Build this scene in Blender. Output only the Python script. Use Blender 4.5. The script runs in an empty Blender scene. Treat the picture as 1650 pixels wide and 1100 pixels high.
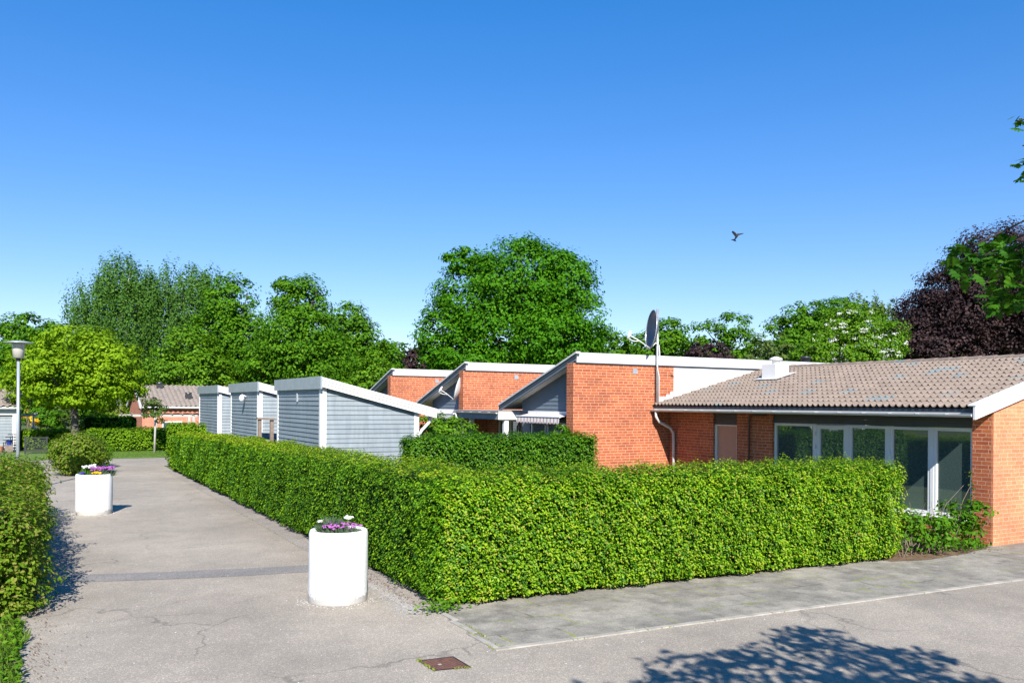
import bpy, math, random
import numpy as np
from mathutils import Vector, Matrix, Euler
random.seed(7)
RNG = np.random.default_rng(11)
S = bpy.context.scene
COL = S.collection

# ------------------------------------------------------------------ camera, sky, sun, exposure
CAM_H = 2.6
FPX, PX, PY, W = 1376.0, 825.0, 650.7, 1650.0      # focal length and principal point measured on the photo
YAW, ROLL = math.atan(765 / FPX), math.radians(.424)
cam = bpy.data.cameras.new('camera')
cam.sensor_width = 36; cam.lens = FPX / W * 36
cam.shift_y = (PY - 550) / W
cam.clip_start = .1; cam.clip_end = 3000
co = bpy.data.objects.new('camera', cam); COL.objects.link(co)
co.matrix_world = Matrix.Translation((0, 0, CAM_H)) @ Euler((math.pi / 2, 0, -YAW)).to_matrix().to_4x4() @ Matrix.Rotation(ROLL, 4, 'Z')
S.camera = co

SUN_EL = math.radians(36)
SUN_H = Vector((.34, .94)).normalized()             # horizontal travel of the light
wd = bpy.data.worlds.new('World'); S.world = wd; wd.use_nodes = True
nt = wd.node_tree
sky = nt.nodes.new('ShaderNodeTexSky'); sky.sky_type = 'NISHITA'; sky.sun_disc = False
sky.sun_elevation = SUN_EL
sky.sun_rotation = math.atan2(-SUN_H.x, -SUN_H.y) % (2 * math.pi)
sky.altitude = 0; sky.air_density = 1.0; sky.dust_density = 0.0; sky.ozone_density = 6
bg = nt.nodes['Background']; bg.inputs['Strength'].default_value = .147
hs = nt.nodes.new('ShaderNodeHueSaturation'); hs.inputs['Saturation'].default_value = 1.3; hs.inputs['Hue'].default_value = .52
nt.links.new(sky.outputs[0], hs.inputs['Color']); gm = nt.nodes.new('ShaderNodeGamma'); gm.inputs[1].default_value = .7
nt.links.new(hs.outputs[0], gm.inputs[0]); nt.links.new(gm.outputs[0], bg.inputs[0])
sl = bpy.data.lights.new('sun', 'SUN'); sl.energy = 5.0; sl.angle = math.radians(.5); sl.color = (1, .955, .89)
so = bpy.data.objects.new('sun', sl); COL.objects.link(so)
so.rotation_euler = Vector((SUN_H.x * math.cos(SUN_EL), SUN_H.y * math.cos(SUN_EL), -math.sin(SUN_EL))).to_track_quat('-Z', 'Y').to_euler()
S.view_settings.view_transform = 'Standard'; S.view_settings.look = 'None'
S.view_settings.exposure = .97; S.view_settings.gamma = 1
S.render.engine = 'CYCLES'

# ------------------------------------------------------------------ survey helpers (photo measurements -> metres)
FW = (math.sin(YAW), math.cos(YAW)); RT = (math.cos(YAW), -math.sin(YAW))
def at(px, py, t):
    a, b = px - PX, PY - py
    dx = (a * math.cos(ROLL) - b * math.sin(ROLL)) / FPX; dz = (a * math.sin(ROLL) + b * math.cos(ROLL)) / FPX
    return np.array(((FW[0] + dx * RT[0]) * t, (FW[1] + dx * RT[1]) * t, CAM_H + dz * t))

# ------------------------------------------------------------------ materials
def mat(name):
    m = bpy.data.materials.new(name); m.use_nodes = True
    n = m.node_tree; return m, n, n.nodes['Principled BSDF']
def N(n, t, **kw):
    x = n.nodes.new(t)
    for k, v in kw.items():
        if k.startswith('i_'):
            key = k[2:]; key = int(key) if key.isdigit() else key.replace('_', ' ')
            x.inputs[key].default_value = v
        else: setattr(x, k, v)
    return x
def L(n, a, b): n.links.new(a, b)
def rgba(c): return (c[0], c[1], c[2], 1)
def ramp(n, fac, stops):
    r = n.nodes.new('ShaderNodeValToRGB'); e = r.color_ramp.elements
    while len(e) < len(stops): e.new(.5)
    for i, (p, c) in enumerate(stops): e[i].position = p; e[i].color = rgba(c) if len(c) == 3 else c
    if fac is not None: L(n, fac, r.inputs[0])
    return r
def mixc(n, fac, a, b, mode='MIX'):
    x = n.nodes.new('ShaderNodeMix'); x.data_type = 'RGBA'; x.blend_type = mode
    for s, v in ((0, fac), (6, a), (7, b)):
        if hasattr(v, 'links'): L(n, v, x.inputs[s])
        else: x.inputs[s].default_value = v if s == 0 else rgba(v)
    return x.outputs[2]
def pos(n): return N(n, 'ShaderNodeNewGeometry').outputs['Position']
def noise(n, scale, detail=4, rough=.55, vec=None, dist=0):
    x = N(n, 'ShaderNodeTexNoise', i_Scale=scale, i_Detail=detail, i_Roughness=rough, i_Distortion=dist)
    L(n, vec if vec is not None else pos(n), x.inputs['Vector']); return x.outputs['Fac']
def bump(n, p, h, strength=.3, dist=.01):
    b = N(n, 'ShaderNodeBump', i_Strength=strength, i_Distance=dist)
    L(n, h, b.inputs['Height']); L(n, b.outputs[0], p.inputs['Normal'])

def paint(name, c, rough=.5, var=.12, scale=3., dirt=None, metal=0, fine=40):
    m, n, p = mat(name)
    a = noise(n, scale, 5); d = tuple(v * (1 - var) for v in c) if dirt is None else dirt
    col = mixc(n, ramp(n, a, [(.35, (0, 0, 0)), (.7, (1, 1, 1))]).outputs[0], d, c)
    L(n, col, p.inputs['Base Color']); p.inputs['Roughness'].default_value = rough; p.inputs['Metallic'].default_value = metal
    if rough > .9: p.inputs['Specular IOR Level'].default_value = .05
    bump(n, p, noise(n, fine, 3), .12, .004)
    return m

def leafmat(name, cols, trans=.32, rough=.45, spec=.35, tc=None):
    m, n, p = mat(name)
    g = N(n, 'ShaderNodeNewGeometry')
    k = len(cols)
    r = ramp(n, g.outputs['Random Per Island'], [(i / max(1, k - 1), c) for i, c in enumerate(cols)])
    big = noise(n, .9, 2)
    col = mixc(n, 1.0, r.outputs[0], ramp(n, big, [(.3, (.78, .82, .8)), (.7, (1.15, 1.12, 1.05))]).outputs[0], 'MULTIPLY')
    L(n, col, p.inputs['Base Color']); p.inputs['Roughness'].default_value = rough
    p.inputs['Specular IOR Level'].default_value = spec
    tr = N(n, 'ShaderNodeBsdfTranslucent')
    tcol = mixc(n, 1.0, col, tc or (1.5, 1.6, .6), 'MULTIPLY'); L(n, tcol, tr.inputs[0])
    mx = N(n, 'ShaderNodeMixShader'); mx.inputs[0].default_value = trans
    L(n, p.outputs[0], mx.inputs[1]); L(n, tr.outputs[0], mx.inputs[2])
    L(n, mx.outputs[0], n.nodes['Material Output'].inputs[0])
    return m

def wallvec(n):
    g = N(n, 'ShaderNodeNewGeometry'); sp = N(n, 'ShaderNodeSeparateXYZ'); L(n, g.outputs['Position'], sp.inputs[0])
    sn = N(n, 'ShaderNodeSeparateXYZ'); L(n, g.outputs['True Normal'], sn.inputs[0])
    ab = N(n, 'ShaderNodeMath', operation='ABSOLUTE'); L(n, sn.outputs[0], ab.inputs[0])
    gt = N(n, 'ShaderNodeMath', operation='GREATER_THAN'); L(n, ab.outputs[0], gt.inputs[0]); gt.inputs[1].default_value = .5
    mx = N(n, 'ShaderNodeMix'); L(n, gt.outputs[0], mx.inputs[0]); L(n, sp.outputs[0], mx.inputs[2]); L(n, sp.outputs[1], mx.inputs[3])
    cb = N(n, 'ShaderNodeCombineXYZ'); L(n, mx.outputs[0], cb.inputs[0]); L(n, sp.outputs[2], cb.inputs[1])
    return cb.outputs[0]
def brickmat(name, c1, c2, mortar, msize=.0065):
    m, n, p = mat(name); v = wallvec(n)
    b = N(n, 'ShaderNodeTexBrick', i_Scale=1.0, i_Mortar_Size=msize, i_Mortar_Smooth=.15, i_Bias=-.05, i_Brick_Width=.262, i_Row_Height=.0755)
    L(n, v, b.inputs['Vector'])
    b.inputs['Color1'].default_value = rgba(c1); b.inputs['Color2'].default_value = rgba(c2); b.inputs['Mortar'].default_value = rgba(mortar)
    b.offset = .5; b.squash = .62; b.squash_frequency = 3
    a = noise(n, 1.1, 5); f = noise(n, 28, 4)
    col = mixc(n, 1.0, b.outputs[0], ramp(n, a, [(.3, (.82, .8, .8)), (.7, (1.12, 1.1, 1.06))]).outputs[0], 'MULTIPLY')
    col = mixc(n, 1.0, col, ramp(n, f, [(.3, (.82, .82, .82)), (.7, (1.15, 1.15, 1.15))]).outputs[0], 'MULTIPLY')
    L(n, col, p.inputs['Base Color']); p.inputs['Roughness'].default_value = .85; p.inputs['Specular IOR Level'].default_value = .2
    inv = N(n, 'ShaderNodeMath', operation='MULTIPLY_ADD'); L(n, b.outputs['Fac'], inv.inputs[0]); inv.inputs[1].default_value = -1; inv.inputs[2].default_value = 1
    ad = N(n, 'ShaderNodeMath', operation='MULTIPLY_ADD'); L(n, f, ad.inputs[0]); ad.inputs[1].default_value = .4; L(n, inv.outputs[0], ad.inputs[2])
    bump(n, p, ad.outputs[0], .6, .006)
    return m

M = {}
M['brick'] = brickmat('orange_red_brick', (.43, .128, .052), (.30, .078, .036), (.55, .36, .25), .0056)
M['brick_gable'] = brickmat('sunlit_orange_brick', (.59, .225, .112), (.49, .175, .085), (.58, .37, .26), .005)  # sunlight on the gable put into its brick colour, lighter and more orange
M['brick_far'] = brickmat('pink_brick', (.52, .2, .12), (.46, .165, .1), (.5, .33, .25))
M['white'] = paint('white_paint', (.70, .70, .685), .5, .10, 1.6)
M['white_plaster'] = paint('white_panel', (.66, .66, .645), .7, .1, .9)
M['white_metal'] = paint('white_sheet_metal', (.58, .58, .565), .5, .2, 2.2)
M['siding'] = paint('grey_blue_paint', (.255, .30, .335), .55, .14, 2.5)
def weathered(name, c, rough=.55):
    m, n, p = mat(name)
    mp = N(n, 'ShaderNodeMapping'); L(n, pos(n), mp.inputs[0]); mp.inputs['Scale'].default_value = (5, 5, .7)
    st = noise(n, 1.6, 6, .65, mp.outputs[0]); b = noise(n, .7, 3); f = noise(n, 30, 4)
    col = mixc(n, 1, rgba(c)[:3], ramp(n, st, [(.3, (.8, .81, .82)), (.7, (1.1, 1.09, 1.07))]).outputs[0], 'MULTIPLY')
    col = mixc(n, 1, col, ramp(n, b, [(.3, (.9, .9, .9)), (.7, (1.08, 1.08, 1.08))]).outputs[0], 'MULTIPLY')
    wv = wallvec(n); br = N(n, 'ShaderNodeTexBrick', i_Scale=1., i_Mortar_Size=.003, i_Mortar_Smooth=0., i_Brick_Width=2.4, i_Row_Height=.115); L(n, wv, br.inputs['Vector'])
    br.inputs['Color1'].default_value = (1.06, 1.06, 1.06, 1); br.inputs['Color2'].default_value = (.9, .91, .92, 1); br.inputs['Mortar'].default_value = (.6, .6, .6, 1)
    col = mixc(n, 1, col, br.outputs[0], 'MULTIPLY')
    L(n, col, p.inputs['Base Color']); p.inputs['Roughness'].default_value = rough; bump(n, p, f, .2, .004); return m
M['siding'] = weathered('grey_blue_boards', (.215, .25, .272))
M['siding_dark'] = paint('dark_slate_paint', (.125, .16, .195), .6, .12, 3)
M['band'] = paint('charcoal_paint', (.06, .066, .07), .55, .15, 3)
M['soffit'] = paint('light_grey_paint', (.5, .5, .48), .7, .1, 2)
M['navy'] = paint('dark_navy_paint', (.03, .042, .06), .5, .2, 3)
M['steel'] = paint('galvanised_steel', (.5, .52, .54), .38, .25, 6, metal=.6)
M['greymetal'] = paint('grey_metal', (.36, .40, .43), .4, .15, 5, metal=.3)
M['dish'] = paint('grey_dish_enamel', (.12, .13, .16), .45, .1, 3)
M['blackmetal'] = paint('black_metal', (.025, .026, .028), .45, .2, 5)
M['brownpipe'] = paint('brown_pipe', (.07, .045, .04), .45, .2, 5)
M['wood'] = paint('weathered_wood', (.22, .17, .135), .8, .35, 9)
M['greywood'] = paint('grey_beige_wood', (.42, .39, .35), .8, .2, 6)
M['flatroof'] = paint('roofing_felt', (.3, .27, .25), .9, .25, 2)
M['soil'] = paint('soil', (.07, .05, .035), .95, .4, 9)
M['bark'] = paint('grey_brown_bark', (.10, .085, .07), .9, .45, 8)
M['birchbark'] = paint('birch_bark', (.55, .53, .49), .8, .5, 2.2, dirt=(.07, .065, .06))
M['twig'] = paint('twig', (.22, .17, .12), .9, .3, 8)
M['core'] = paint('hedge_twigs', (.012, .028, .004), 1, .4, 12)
M['bird'] = paint('brown_feathers', (.06, .05, .042), .8, .5, 25)
M['terracotta'] = paint('terracotta', (.40, .18, .11), .8, .2, 6)
M['blue'] = paint('blue_plastic', (.02, .06, .35), .4, .2, 6)
M['curtain'] = paint('pale_curtain', (.55, .53, .48), .9, .2, 8)
M['peach_pane'] = paint('flat_peach_pane', (.48, .27, .19), .6, .1, 5)  # one even peach tone filling the narrow facade window

def planter_white():
    m, n, p = mat('chalky_white_paint')
    sp = N(n, 'ShaderNodeMapping'); L(n, pos(n), sp.inputs[0]); sp.inputs['Scale'].default_value = (1, 1, .35)
    a = noise(n, 5, 6, .65, sp.outputs[0]); b = noise(n, 22, 5)
    c = mixc(n, ramp(n, a, [(.56, (0, 0, 0)), (.78, (.6, .6, .6))]).outputs[0], (.72, .72, .70), (.5, .51, .49))
    c = mixc(n, ramp(n, b, [(.66, (0, 0, 0)), (.78, (1, 1, 1))]).outputs[0], c, (.6, .6, .58))
    z = N(n, 'ShaderNodeSeparateXYZ'); L(n, pos(n), z.inputs[0])
    zz = N(n, 'ShaderNodeMath', operation='MULTIPLY_ADD'); L(n, b, zz.inputs[0]); zz.inputs[1].default_value = -.16; L(n, z.outputs[2], zz.inputs[2])
    c = mixc(n, ramp(n, zz.outputs[0], [(0, (.75, .75, .75)), (.03, (0, 0, 0))]).outputs[0], c, (.3, .28, .25))
    L(n, c, p.inputs['Base Color']); p.inputs['Roughness'].default_value = .8
    bump(n, p, b, .5, .012); return m
M['planter'] = planter_white()

def asphalt(name, base, crack=True, dk=1.0):
    m, n, p = mat(name); v = pos(n)
    a = noise(n, .35, 4); b = noise(n, 2.3, 5); s1 = noise(n, 95, 2, .6); s2 = N(n, 'ShaderNodeTexVoronoi', i_Scale=75.); L(n, v, s2.inputs['Vector'])
    c = mixc(n, ramp(n, a, [(.35, (0, 0, 0)), (.65, (1, 1, 1))]).outputs[0], tuple(x * .8 for x in base), tuple(x * 1.06 for x in base))
    c = mixc(n, 1, c, ramp(n, b, [(.3, (.9, .9, .9)), (.7, (1.07, 1.06, 1.05))]).outputs[0], 'MULTIPLY')
    c = mixc(n, 1, c, ramp(n, s1, [(.28, (.55, .55, .56)), (.5, (1, 1, 1)), (.72, (1.4, 1.38, 1.34))]).outputs[0], 'MULTIPLY')
    st = N(n, 'ShaderNodeSeparateColor'); L(n, s2.outputs['Color'], st.inputs[0])
    c = mixc(n, 1, c, ramp(n, st.outputs[0], [(0, (.8, .8, .8)), (.85, (1.05, 1.05, 1.05)), (1, (1.45, 1.42, 1.38))]).outputs[0], 'MULTIPLY')
    if crack:
        dn = N(n, 'ShaderNodeTexNoise', i_Scale=1.6, i_Detail=5.); L(n, v, dn.inputs['Vector'])
        mv = N(n, 'ShaderNodeVectorMath', operation='MULTIPLY_ADD'); L(n, dn.outputs['Color'], mv.inputs[0]); mv.inputs[1].default_value = (.9, .9, .0); L(n, v, mv.inputs[2])
        vo = N(n, 'ShaderNodeTexVoronoi', feature='DISTANCE_TO_EDGE', i_Scale=.42); L(n, mv.outputs[0], vo.inputs['Vector'])
        cr = ramp(n, vo.outputs['Distance'], [(0, (1, 1, 1)), (.0035, (.7, .7, .7)), (.007, (0, 0, 0))])
        mk = ramp(n, noise(n, .55, 2), [(.42, (0, 0, 0)), (.56, (1, 1, 1))])
        fm = N(n, 'ShaderNodeMath', operation='MULTIPLY'); L(n, cr.outputs[0], fm.inputs[0]); L(n, mk.outputs[0], fm.inputs[1])
        f2 = N(n, 'ShaderNodeMath', operation='MULTIPLY'); L(n, fm.outputs[0], f2.inputs[0]); f2.inputs[1].default_value = .55
        c = mixc(n, f2.outputs[0], c, (.085, .08, .07))
    L(n, c, p.inputs['Base Color']); p.inputs['Roughness'].default_value = .9; p.inputs['Specular IOR Level'].default_value = .25
    bump(n, p, s1, .5, .006); return m
M['asphalt'] = asphalt('worn_asphalt', (.335, .296, .245))
M['asphalt_patch'] = asphalt('asphalt_repair', (.24, .226, .212), False)
M['edge'] = asphalt('edge_concrete', (.31, .275, .245), True)

def paving():
    m, n, p = mat('old_paving_slabs'); v = pos(n)
    dn = N(n, 'ShaderNodeTexNoise', i_Scale=1.3, i_Detail=3.); L(n, v, dn.inputs['Vector'])
    mv = N(n, 'ShaderNodeVectorMath', operation='MULTIPLY_ADD'); L(n, dn.outputs['Color'], mv.inputs[0]); mv.inputs[1].default_value = (.22, .16, 0); L(n, v, mv.inputs[2])
    mp = N(n, 'ShaderNodeMapping'); L(n, mv.outputs[0], mp.inputs[0]); mp.inputs['Rotation'].default_value = (0, 0, math.radians(2.9)); mp.inputs['Location'].default_value = (.1, .2, 0)
    b = N(n, 'ShaderNodeTexBrick', i_Scale=1., i_Mortar_Size=.016, i_Mortar_Smooth=.2, i_Brick_Width=.72, i_Row_Height=.5); L(n, mp.outputs[0], b.inputs['Vector'])
    b.inputs['Color1'].default_value = (.27, .252, .218, 1); b.inputs['Color2'].default_value = (.215, .20, .178, 1)
    mk = ramp(n, noise(n, 1.7, 3), [(.44, (0, 0, 0)), (.54, (1, 1, 1))])
    mort = mixc(n, mk.outputs[0], (.11, .10, .088), (.24, .27, .02)); L(n, mort, b.inputs['Mortar'])
    a = noise(n, 1.1, 6, .62); s = noise(n, 60, 3, .6)
    worn = mixc(n, ramp(n, noise(n, 2.6, 5, .6), [(.4, (0, 0, 0)), (.62, (1, 1, 1))]).outputs[0], (.17, .157, .138), (.25, .232, .202))
    fade = ramp(n, noise(n, .8, 4, .6), [(.40, (.1, .1, .1)), (.6, (.85, .85, .85))])
    c = mixc(n, fade.outputs[0], b.outputs[0], worn)
    c = mixc(n, ramp(n, a, [(.48, (0, 0, 0)), (.60, (.75, .75, .75))]).outputs[0], c, (.33, .305, .262))
    c = mixc(n, 1, c, ramp(n, noise(n, 5, 5), [(.3, (.8, .8, .8)), (.7, (1.15, 1.15, 1.13))]).outputs[0], 'MULTIPLY')
    c = mixc(n, 1, c, ramp(n, s, [(.3, (.7, .7, .7)), (.7, (1.25, 1.24, 1.2))]).outputs[0], 'MULTIPLY')
    L(n, c, p.inputs['Base Color']); p.inputs['Roughness'].default_value = .92; p.inputs['Specular IOR Level'].default_value = .2
    bump(n, p, s, .5, .006); return m
M['paving'] = paving()
M['kerb'] = paint('pale_concrete', (.40, .37, .32), .9, .35, 5)
def grassmat(name, a, b):
    m, n, p = mat(name); f = noise(n, 14, 6, .7); g = noise(n, .5, 3)
    c = mixc(n, ramp(n, f, [(.3, (0, 0, 0)), (.7, (1, 1, 1))]).outputs[0], a, b)
    c = mixc(n, 1, c, ramp(n, g, [(.3, (.8, .8, .8)), (.7, (1.15, 1.15, 1.1))]).outputs[0], 'MULTIPLY')
    L(n, c, p.inputs['Base Color']); p.inputs['Roughness'].default_value = .9; bump(n, p, f, .8, .05); return m
M['ground'] = grassmat('garden_ground', (.05, .075, .018), (.085, .12, .025))
M['lawn'] = grassmat('mown_lawn', (.075, .14, .022), (.12, .20, .03))
M['bed'] = paint('bare_earth', (.19, .13, .085), .95, .4, 7)

def glass(name, tint, rough=.015):
    m, n, p = mat(name); p.inputs['Base Color'].default_value = rgba(tint); p.inputs['Roughness'].default_value = rough
    p.inputs['IOR'].default_value = 2.3; p.inputs['Specular IOR Level'].default_value = .5
    p.inputs['Coat Weight'].default_value = 1; p.inputs['Coat Roughness'].default_value = .02
    f = noise(n, .8, 2); bump(n, p, f, .05, .02); return m
M['glass'] = glass('dark_window_glass', (.055, .085, .08))
M['glass_curtain'] = glass('curtained_glass', (.12, .13, .12))
M['lampglass'] = paint('frosted_lamp_glass', (.5, .48, .42), .25, .1, 3)

def tilemat(name, base, alt):
    m, n, p = mat(name)
    g = N(n, 'ShaderNodeNewGeometry'); a = noise(n, 5, 4); b = noise(n, 45, 3); d = noise(n, .8, 3)
    mp = N(n, 'ShaderNodeMapping'); L(n, g.outputs['Position'], mp.inputs[0]); mp.inputs['Scale'].default_value = (2.98, 3.33, 0.01)
    wn = N(n, 'ShaderNodeTexWhiteNoise', noise_dimensions='2D')
    fl = N(n, 'ShaderNodeVectorMath', operation='FLOOR'); L(n, mp.outputs[0], fl.inputs[0]); L(n, fl.outputs[0], wn.inputs['Vector'])
    c = mixc(n, ramp(n, wn.outputs['Value'], [(0, (0, 0, 0)), (.965, (0, 0, 0)), (.97, (1, 1, 1))]).outputs[0], base, alt)
    c = mixc(n, 1, c, ramp(n, wn.outputs['Value'], [(0, (.92, .92, .92)), (1, (1.07, 1.07, 1.07))]).outputs[0], 'MULTIPLY')
    c = mixc(n, 1, c, ramp(n, a, [(.3, (.86, .86, .86)), (.7, (1.1, 1.09, 1.08))]).outputs[0], 'MULTIPLY')
    c = mixc(n, 1, c, ramp(n, b, [(.3, (.85, .85, .85)), (.7, (1.12, 1.12, 1.12))]).outputs[0], 'MULTIPLY')
    L(n, c, p.inputs['Base Color']); p.inputs['Roughness'].default_value = .85; p.inputs['Specular IOR Level'].default_value = .25
    bump(n, p, b, .3, .004); return m
M['tile'] = tilemat('beige_brown_concrete_tile', (.215, .170, .138), (.15, .17, .172))
M['tile_far'] = tilemat('weathered_grey_tile', (.25, .21, .18), (.2, .18, .16))

def checker_plate():
    m, n, p = mat('rusty_tread_plate')
    mp = N(n, 'ShaderNodeMapping'); L(n, pos(n), mp.inputs[0]); mp.inputs['Rotation'].default_value = (0, 0, .6); mp.inputs['Scale'].default_value = (38, 38, 38)
    ch = N(n, 'ShaderNodeTexChecker', i_Scale=1.); L(n, mp.outputs[0], ch.inputs[0])
    ch.inputs[1].default_value = (.17, .075, .05, 1); ch.inputs[2].default_value = (.075, .035, .025, 1)
    c = mixc(n, 1, ch.outputs[0], ramp(n, noise(n, 18, 4), [(.3, (.7, .7, .7)), (.7, (1.4, 1.35, 1.3))]).outputs[0], 'MULTIPLY')
    L(n, c, p.inputs['Base Color']); p.inputs['Roughness'].default_value = .8; bump(n, p, ch.outputs[1], .7, .006); return m
M['rust'] = checker_plate()
def awning_mat(name, a, b, w):
    m, n, p = mat(name)
    sp = N(n, 'ShaderNodeSeparateXYZ'); L(n, pos(n), sp.inputs[0])
    d = N(n, 'ShaderNodeMath', operation='DIVIDE'); L(n, sp.outputs[1], d.inputs[0]); d.inputs[1].default_value = w
    f = N(n, 'ShaderNodeMath', operation='FRACT'); L(n, d.outputs[0], f.inputs[0])
    g = N(n, 'ShaderNodeMath', operation='GREATER_THAN'); L(n, f.outputs[0], g.inputs[0]); g.inputs[1].default_value = .72
    L(n, mixc(n, g.outputs[0], a, b), p.inputs['Base Color']); p.inputs['Roughness'].default_value = .9; return m
M['awning'] = awning_mat('checked_awning_cloth', (.72, .68, .62), (.42, .2, .22), .18)
M['awning_plain'] = awning_mat('pale_awning_cloth', (.66, .62, .58), (.58, .5, .48), .3)

LEAF = {
 'beech': [(.022, .085, .002), (.066, .18, .003), (.125, .265, .004), (.21, .35, .008)],
 'sunlit': [(.16, .29, .006), (.23, .36, .010), (.30, .40, .02), (.30, .26, .06)],  # yellower leaf tone: sunlight on the hedge put into the colour
 'beech_far': [(.065, .15, .004), (.115, .22, .006), (.155, .27, .01)],
 'inner': [(.022, .085, .002), (.055, .16, .003), (.105, .23, .005)],
 'shrub': [(.055, .125, .006), (.1, .185, .009), (.16, .235, .015), (.22, .19, .06)],
 'lime': [(.030, .125, .003), (.052, .172, .004), (.075, .215, .005)],
 'mid': [(.036, .120, .004), (.064, .17, .005), (.095, .21, .007)],
 'bright': [(.055, .15, .006), (.09, .2, .008), (.125, .24, .012)],
 'gold': [(.11, .21, .005), (.155, .27, .006), (.21, .32, .01)],
 'birch': [(.042, .115, .016), (.066, .155, .022), (.09, .19, .03)],
 'olive': [(.05, .09, .018), (.08, .125, .025), (.11, .16, .035)],
 'copper': [(.018, .011, .014), (.038, .022, .025), (.07, .042, .043)],
 'dark': [(.012, .035, .016), (.02, .05, .02), (.03, .065, .025)],
 'oak': [(.018, .08, .006), (.032, .11, .007), (.055, .15, .008)],
 'grey_green': [(.06, .10, .06), (.09, .14, .085), (.12, .17, .10)],
 'grass': [(.06, .13, .012), (.1, .18, .018), (.15, .22, .03)],
}
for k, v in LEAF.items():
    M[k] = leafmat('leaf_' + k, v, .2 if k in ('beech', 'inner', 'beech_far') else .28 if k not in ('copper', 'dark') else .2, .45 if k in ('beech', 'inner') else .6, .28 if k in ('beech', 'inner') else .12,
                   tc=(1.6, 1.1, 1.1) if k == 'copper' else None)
def petal(name, c): return leafmat('petal_' + name, [tuple(x * .8 for x in c), c], .25, .6, .2, (1, 1, 1))
M['purple'] = petal('purple', (.46, .14, .48)); M['pwhite'] = petal('white', (.8, .8, .78)); M['yellow'] = petal('yellow', (.78, .5, .02)); M['violet'] = petal('violet', (.08, .06, .35))

# ------------------------------------------------------------------ object helpers
def root_of(o):
    while o.parent: o = o.parent
    return o
def link(name, me, m, parent=None, smooth=False):
    o = bpy.data.objects.new(name, me); COL.objects.link(o)
    if m is not None: me.materials.append(M[m] if isinstance(m, str) else m)
    if smooth:
        me.polygons.foreach_set('use_smooth', [True] * len(me.polygons))
    if parent: o.parent = parent
    return o
def thing(name, label, cat, loc=(0, 0, 0), group=None):
    o = bpy.data.objects.new(name, None); COL.objects.link(o); o.location = loc; o.empty_display_size = .2
    o['label'] = label; o['category'] = cat
    if group: o['group'] = group
    return o
def tag(o, label, cat, group=None):
    o['label'] = label; o['category'] = cat
    if group: o['group'] = group
    return o
class MB:
    def __init__(s): s.v = []; s.f = []
    def add(s, vs, fs):
        b = len(s.v); s.v += [tuple(map(float, v)) for v in vs]; s.f += [tuple(i + b for i in f) for f in fs]; return s
    def box(s, x0, x1, y0, y1, z0, z1):
        return s.add([(x0, y0, z0), (x1, y0, z0), (x1, y1, z0), (x0, y1, z0), (x0, y0, z1), (x1, y0, z1), (x1, y1, z1), (x0, y1, z1)],
                     [(0, 3, 2, 1), (4, 5, 6, 7), (0, 1, 5, 4), (1, 2, 6, 5), (2, 3, 7, 6), (3, 0, 4, 7)])
    def prism(s, poly, axis, a, b):
        """extrude a 2-D polygon along an axis; poly in the remaining two axes order"""
        n = len(poly)
        def P(u, v, w): return {'x': (w, u, v), 'y': (u, w, v), 'z': (u, v, w)}[axis]
        vs = [P(u, v, a) for u, v in poly] + [P(u, v, b) for u, v in poly]
        return s.add(vs, [tuple(range(n))[::-1], tuple(range(n, 2 * n))] + [(i, (i + 1) % n, n + (i + 1) % n, n + i) for i in range(n)])
    def tube(s, pts, r, n=8, cap=True):
        pts = [Vector(p) for p in pts]; k = len(pts); rs = r if isinstance(r, (list, tuple)) else [r] * k
        base = len(s.v); up = None
        for i, p in enumerate(pts):
            d = (pts[min(i + 1, k - 1)] - pts[max(i - 1, 0)]).normalized()
            if up is None: up = d.orthogonal().normalized()
            up = (up - d * up.dot(d)).normalized(); sd = d.cross(up)
            for j in range(n):
                a = 2 * math.pi * j / n; q = p + (up * math.cos(a) + sd * math.sin(a)) * rs[i]; s.v.append(tuple(q))
        for i in range(k - 1):
            for j in range(n):
                a = base + i * n + j; b = base + i * n + (j + 1) % n; s.f.append((a, b, b + n, a + n))
        if cap: s.f.append(tuple(base + j for j in range(n))[::-1]); s.f.append(tuple(base + (k - 1) * n + j for j in range(n)))
        return s
    def lathe(s, prof, c, n=32, wob=None):
        b = len(s.v)
        for i, (r, z) in enumerate(prof):
            for j in range(n):
                a = 2 * math.pi * j / n; rr = r * (1 + (wob(a, z) if wob else 0))
                s.v.append((c[0] + rr * math.cos(a), c[1] + rr * math.sin(a), c[2] + z))
        for i in range(len(prof) - 1):
            for j in range(n): s.f.append((b + i * n + j, b + i * n + (j + 1) % n, b + (i + 1) * n + (j + 1) % n, b + (i + 1) * n + j))
        s.f.append(tuple(b + (len(prof) - 1) * n + j for j in range(n)))
        return s
    def build(s, name, m, parent=None, smooth=False, bevel=0):
        me = bpy.data.meshes.new(name)
        v = s.v
        if parent is not None:
            o = root_of(parent).location; v = [(a - o.x, b - o.y, c - o.z) for a, b, c in v]
        me.from_pydata(v, [], s.f); me.update()
        ob = link(name, me, m, parent, smooth)
        if bevel:
            md = ob.modifiers.new('bevel', 'BEVEL'); md.width = bevel; md.segments = 2; md.limit_method = 'ANGLE'; md.angle_limit = .6
        return ob
def npmesh(name, V, Fc, m, parent=None, smooth=False):
    """V (n,3), Fc (k,4) or (k,3)"""
    me = bpy.data.meshes.new(name); V = np.asarray(V, np.float64)
    if parent is not None: V = V - np.array(root_of(parent).location)
    k, c = Fc.shape
    me.vertices.add(len(V)); me.vertices.foreach_set('co', V.astype(np.float32).ravel())
    me.loops.add(k * c); me.loops.foreach_set('vertex_index', Fc.astype(np.int32).ravel())
    me.polygons.add(k); me.polygons.foreach_set('loop_start', np.arange(0, k * c, c, dtype=np.int32))
    me.update(calc_edges=True); me.validate()
    return link(name, me, m, parent, smooth)
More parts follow.
